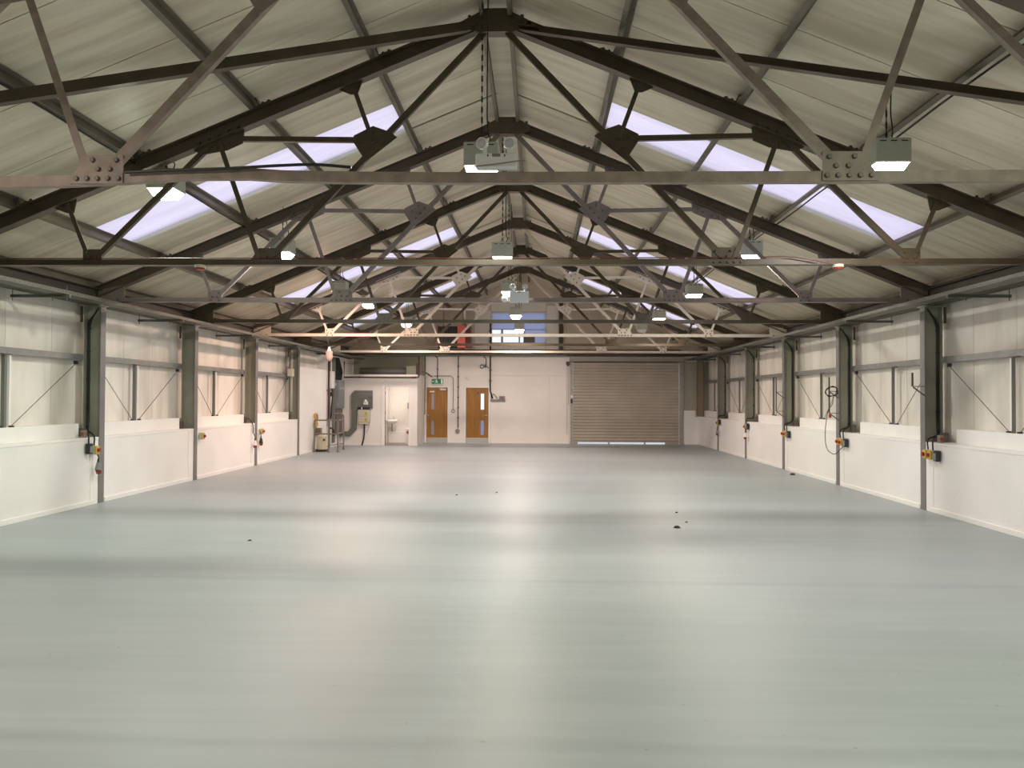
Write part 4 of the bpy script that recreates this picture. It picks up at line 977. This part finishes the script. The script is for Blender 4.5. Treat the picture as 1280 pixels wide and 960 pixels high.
px([(-5.898,1.30),(-5.79,1.30),(-5.79,1.70),(-5.898,1.70)], YF-.06, .059, dgrey_m, 'trunking_return', t)
t = thing('main_isolator', 'cream main switch with two yellow warning triangles and black top', 'switchgear', (-6.08, YF-.1, .75))
obj('black_top', B(-6.30, -5.87, YF-.13, YF-.101, 1.262, 1.345, .006), blackp_m, t)
obj('top_cover', B(-6.285, -5.885, YF-.15, YF-.001, 1.03, 1.255, .008), beige_m, t); obj('lower_cover', B(-6.285, -5.885, YF-.15, YF-.001, .82, 1.025, .008), beige_m, t)
px([(-6.285,.815),(-5.885,.815),(-5.93,.755),(-6.24,.755)], YF-.14, .139, beige_m, 'cable_box', t)
for zz in (1.14, .925):
    px([(-6.07,zz-.07),(-5.93,zz-.07),(-6.0,zz+.06)], YF-.154, .003, yellow_m, 'warning_triangle', t)
    px([(-6.006,zz-.03),(-5.994,zz-.03),(-5.994,zz+.02),(-6.006,zz+.02)], YF-.1555, .001, blackp_m, 'warning_mark', t)
obj('white_label', B(-6.17, -6.13, YF-.134, YF-.1305, 1.27, 1.34), fit_m, t)
t = thing('wall_socket', 'white rounded socket outlet on the grey trunking box', 'socket', (-6.02, YF-.1, 1.43))
obj('outlet_body', B(-6.10, -5.935, YF-.16, YF-.101, 1.43, 1.53, .012), fit_m, t); obj('outlet_cap', dome(NB(), (-6.02, YF-.13, 1.53), (0,0,1), .065, .09, 12), fit_m, t); obj('outlet_slot', B(-6.04, -5.97, YF-.162, YF-.1605, 1.535, 1.555), blackp_m, t)
g = NB(); tube(g, smooth_pts([(-6.08, YF-.06, .76), (-6.07, YF-.06, .5), (-6.09, YF-.06, .25), (-6.15, YF-.06, .012)], 5), .025, 8)
tag(obj('supply_cable', g, black_m, loc=(-6.08, YF-.06, 0), smooth=True), 'thick black supply cable curving from main switch to the floor', 'cable')
g = NB(); tube(g, smooth_pts([(-5.858, YF-.075, 1.32), (-5.855, YF-.10, .92), (-5.90, YF-.10, .68), (-6.0, YF-.05, .45)], 5), .007, 5)
tag(obj('earth_wire', g, grey_m, loc=(-5.9, YF-.03, .5)), 'thin wire curving down right of the main switch', 'cable')
# electrical gear on the left wall before the washroom
fx = WL-.02
def eb(nm, lb, cat, y0, y1, z0, z1, dep, m_, door_=True, marks=()):
    t = thing(nm, lb, cat, (fx, y0, z0)); obj('casing', B(fx+.001, fx+dep, y0, y1, z0, z1, .008), m_, t)
    if door_: obj('cover', B(fx+dep, fx+dep+.01, y0+.03, y1-.03, z0+.03, z1-.03, .003), m_, t)
    for (yy, zz, s, mm) in marks: obj('nameplate', B(fx+dep+.0105, fx+dep+.013, yy-s, yy+s, zz-s*.6, zz+s*.6), mm, t)
    return t
steelgrey = mat('cabinet_grey', (.27,.29,.31), .45, .2)
t = eb('distribution_board', 'tall blue grey distribution board on the left wall before the washroom', 'cabinet', 27.1, 27.93, 1.30, 2.28, .17, steelgrey, True, ((27.35,2.0,.05,fit_m),(27.7,2.0,.05,fit_m)))
obj('side_label', B(fx+.05, fx+.09, 27.094, 27.0995, 2.08, 2.18), fit_m, t)
eb('cable_trunking', 'brown grey trunking below the distribution board', 'trunking', 27.05, 27.9, .42, 1.295, .12, mat('trunk_brown', (.16,.14,.12), .5), False)
eb('vertical_trunking', 'narrow grey vertical trunking rising to the eaves left of the distribution board', 'trunking', 26.85, 27.0, .15, 3.05, .09, dgrey_m, False)
t = eb('white_cabinet', 'white cabinet high on the left wall above a black cable', 'cabinet', 26.35, 26.75, 1.98, 2.56, .12, fit_m)
g = NB(); tube(g, smooth_pts([(fx+.06, 26.62, 1.98), (fx+.07, 26.65, 1.7), (fx+.05, 26.62, 1.3), (fx+.04, 26.6, .95)], 5), .022); obj('outlet_cable', g, black_m, t)
obj('ventilation', B(fx+.001, fx+.08, 26.56, 26.70, 1.72, 1.86, .004), blackp_m, t)
t = thing('black_conduits', 'bunch of black cables above the distribution board', 'cable', (fx, 27.4, 2.3)); g = NB()
for k in range(5): tube(g, smooth_pts([(fx+.05+.012*k, 27.25+.1*k, 2.29), (fx+.06+.02*k, 27.2+.1*k, 2.6), (fx+.05, 27.1+.1*k, 3.05)], 4), .035, 6)
obj('cables', g, black_m, t)
t = thing('water_pipe', 'dark red riser pipe on the left wall beside the white cabinet', 'pipe', (fx+.06, 26.22, .6))
g = NB(); tube(g, [(fx+.06, 26.22, 3.06), (fx+.06, 26.22, .75), (fx+.07, 26.25, .68), (fx+.14, 26.36, .66), (fx+.18, 26.42, .60), (fx+.18, 26.42, .40)], .034, 8); obj('tube', g, maroon_m, t, smooth=True)
for zz in (1.9, .95): obj('pipe_clip', B(fx+.001, fx+.10, 26.17, 26.27, zz, zz+.03), bolt_m, t)
# guard rail
t = thing('guard_rail', 'low grey tubular guard rail in front of the electrical cabinets', 'guard rail', (-6.5, 24.9, 0))
grl = mat('guard_grey', (.20,.18,.16), .5)
ga = (-6.86, 24.45); gb = (-6.13, 24.45); gc = (-6.27, 25.75)
for (x, y), h in ((ga, .98), ((-6.42, 24.45), 1.0), (gb, 1.0)): obj('post', B(x-.02, x+.02, y-.02, y+.02, 0, h, .004), grl, t)
obj('curved_post', tube(NB(), smooth_pts([(gc[0], gc[1], 0), (gc[0], gc[1], .6), (gc[0], gc[1], 1.05), (gc[0]-.03, gc[1]-.02, 1.13), (gc[0]-.10, gc[1]-.04, 1.16), (-6.6, gc[1]-.05, 1.16)], 5), .024, 8), grl, t, smooth=True)
for z in (.98, .56):
    g = NB(); tube(g, [(ga[0], ga[1]-.02, z), (gb[0], gb[1]-.02, z-.0), (gc[0], gc[1], z-.0)], .022, 8); obj('rail', g, grl, t)
g = NB(); tube(g, [(gb[0], gb[1], .12), (gc[0], gc[1], .2), (-6.85, gc[1], .1)], .01, 6); obj('low_bar', g, grl, t)
for (x, y) in ((-6.42,24.45), gb, gc): obj('foot_plate', B(x-.06, x+.06, y-.05, y+.05, 0, .01), grl, t)
t = thing('cream_canister', 'cream plastic canister on a black wheeled base behind the guard rail', 'canister', (-6.72, 24.72, 0))
obj('body', cyl(NB(), (-6.70, 24.72, .07), (0,0,1), .165, .40, 16, .15), creamp_m, t, smooth=False); obj('lid', dome(NB(), (-6.70, 24.72, .471), (0,0,1), .15, .06, 16, 3), creamp_m, t)
obj('base', cyl(NB(), (-6.70, 24.72, .02), (0,0,1), .19, .05, 16), blackp_m, t)
for dx, dy in ((-.13,-.1),(.13,-.1),(.0,.16)): obj('wheel', cyl(NB(), (-6.70+dx-.012, 24.72+dy, .03), (1,0,0), .03, .024, 10), blackp_m, t)
obj('black_port', cyl(NB(), (-6.60, 24.58, .37), (.6,-.8,0), .03, .02, 8), blackp_m, t)
t = thing('hose_bundle', 'tan rolled hose standing upright against the white board by the guard rail', 'hose', (-6.87, 24.6, .7))
g = NB(); c = Vector((-6.895, 24.74, .96)); pts = [c + Vector((math.sin(k*.9)*.02, math.cos(k/10*math.pi)*.13, math.sin(k/10*math.pi)*.21)) for k in range(61)]
tube(g, pts, .026, 6); obj('coils', g, tan_m, t, smooth=True)
obj('hanger', B(-6.948, -6.88, 24.72, 24.76, 1.10, 1.13), bolt_m, t)
t = thing('cardboard_stand', 'brown box on the ledge behind the guard rail', 'box', (-6.86, 24.9, .5)); obj('carton', B(-6.93, -6.80, 24.85, 25.1, .52, .72, .004), mat('carton', (.22,.15,.10), .7), t); obj('bracket', B(-6.948, -6.80, 24.84, 25.12, .50, .518), bolt_m, t)
# junction box near sixth column
tag(obj('wall_box', B(-7.14, -7.0, TY(6)-.44, TY(6)-.24, 2.28, 2.50, .006), beige_m, loc=(-7.1,TY(6)-.3,2.3)), 'cream box beside the top of the side rail at the fourth visible left column', 'junction box')
tag(obj('downpipe', tube(NB(), [(-7.10, TY(6)-.17, 1.27), (-7.10, TY(6)-.17, 3.05)], .04, 10), mat('pipe_buff', (.50,.47,.40), .5), loc=(-7.2,TY(6)-.28,1.27), smooth=True), 'cream vertical pipe in the corner of the fourth visible left column', 'pipe')

# warm air unit high on the gable
t = thing('unit_heater', 'suspended warm air heater with black grille and bright red side panel', 'heater', (-2.9, 28.2, 3.45))
obj('cabinet', B(-3.50, -2.82, 28.0, 28.6, 3.46, 4.20, .01), mat('heater_dark', (.02,.018,.016), .5), t)
obj('left_edge', B(-3.56, -3.501, 27.98, 28.6, 3.45, 4.24, .006), mat('dull_red', (.45,.16,.12), .5), t)
obj('side_panel', B(-2.819, -2.54, 27.98, 28.6, 3.45, 4.24, .006), redw_m, t)
obj('dark_red_panel', B(-2.539, -2.36, 28.05, 28.6, 3.47, 4.22, .006), mat('dark_red', (.14,.03,.02), .5), t)  # darker red panel, set slightly back beside the bright side panel
for k in range(7): obj('louvre', B(-3.46+.09*k, -3.44+.09*k, 27.975, 27.999, 3.50, 4.16), mat('louvre_grey', (.07,.065,.06), .4), t)
for k in range(3): obj('cross_bar', B(-3.49, -2.83, 27.965, 27.974, 3.62+.2*k, 3.635+.2*k), MATS['louvre_grey'], t)
for xx in (-3.35, -2.65): obj('hanger_rod', cyl(NB(), (xx, 28.3, 4.20), (0,0,1), .012, rbot(xx)-4.20+.05, 6), bolt_m, t)
obj('flue', tube(NB(), [(-2.60, 28.3, 4.24), (-2.60, 28.3, rbot(-2.6)+.1)], .06, 10), steel_m, t, smooth=True)
obj('drip_tray', B(-3.52, -2.6, 28.0, 28.6, 3.30, 3.32), dark_paint, t)
obj('tray_strap', B(-2.66, -2.62, 28.2, 28.3, 3.32, 3.45), dark_paint, t)

# floor debris
for k, (x, y, s, lb) in enumerate(((1.83, 10.55, .035, 'largest dark scrap lying on the right half of the floor'), (2.07, 11.95, .02, 'small dark scrap farthest right of centre on the floor'), (2.04, 11.04, .016, 'tiny dark scrap between the two other scraps on the right'),
        (-.72, 14.27, .02, 'small dark scrap near the middle of the floor'), (-1.39, 13.87, .018, 'tiny dark scrap left of the middle scrap'), (-3.37, 9.32, .02, 'tiny pale brown scrap on the left half of the floor'), (5.70, 18.1, .05, 'small dark scrap lying against the right dado skirting'))):
    g = NB(); rnd = random.Random(k); n = 7
    pts = [(x+math.cos(a/n*6.283)*s*rnd.uniform(.6,1.3)*1.3, y+math.sin(a/n*6.283)*s*rnd.uniform(.6,1.3), .0) for a in range(n)]
    tp = [(p[0]*.5+x*.5+rnd.uniform(-.2,.2)*s, p[1]*.5+y*.5, s*rnd.uniform(.5,.9)) for p in pts]
    a_ = [g.verts.new(p) for p in pts]; b_ = [g.verts.new(p) for p in tp]
    for i in range(n): g.faces.new((a_[i], a_[(i+1)%n], b_[(i+1)%n], b_[i]))
    g.faces.new(b_); g.faces.new(a_[::-1])
    tag(obj('debris', g, dust_m, loc=(x,y,0)), lb, 'debris', 'scraps on the floor')
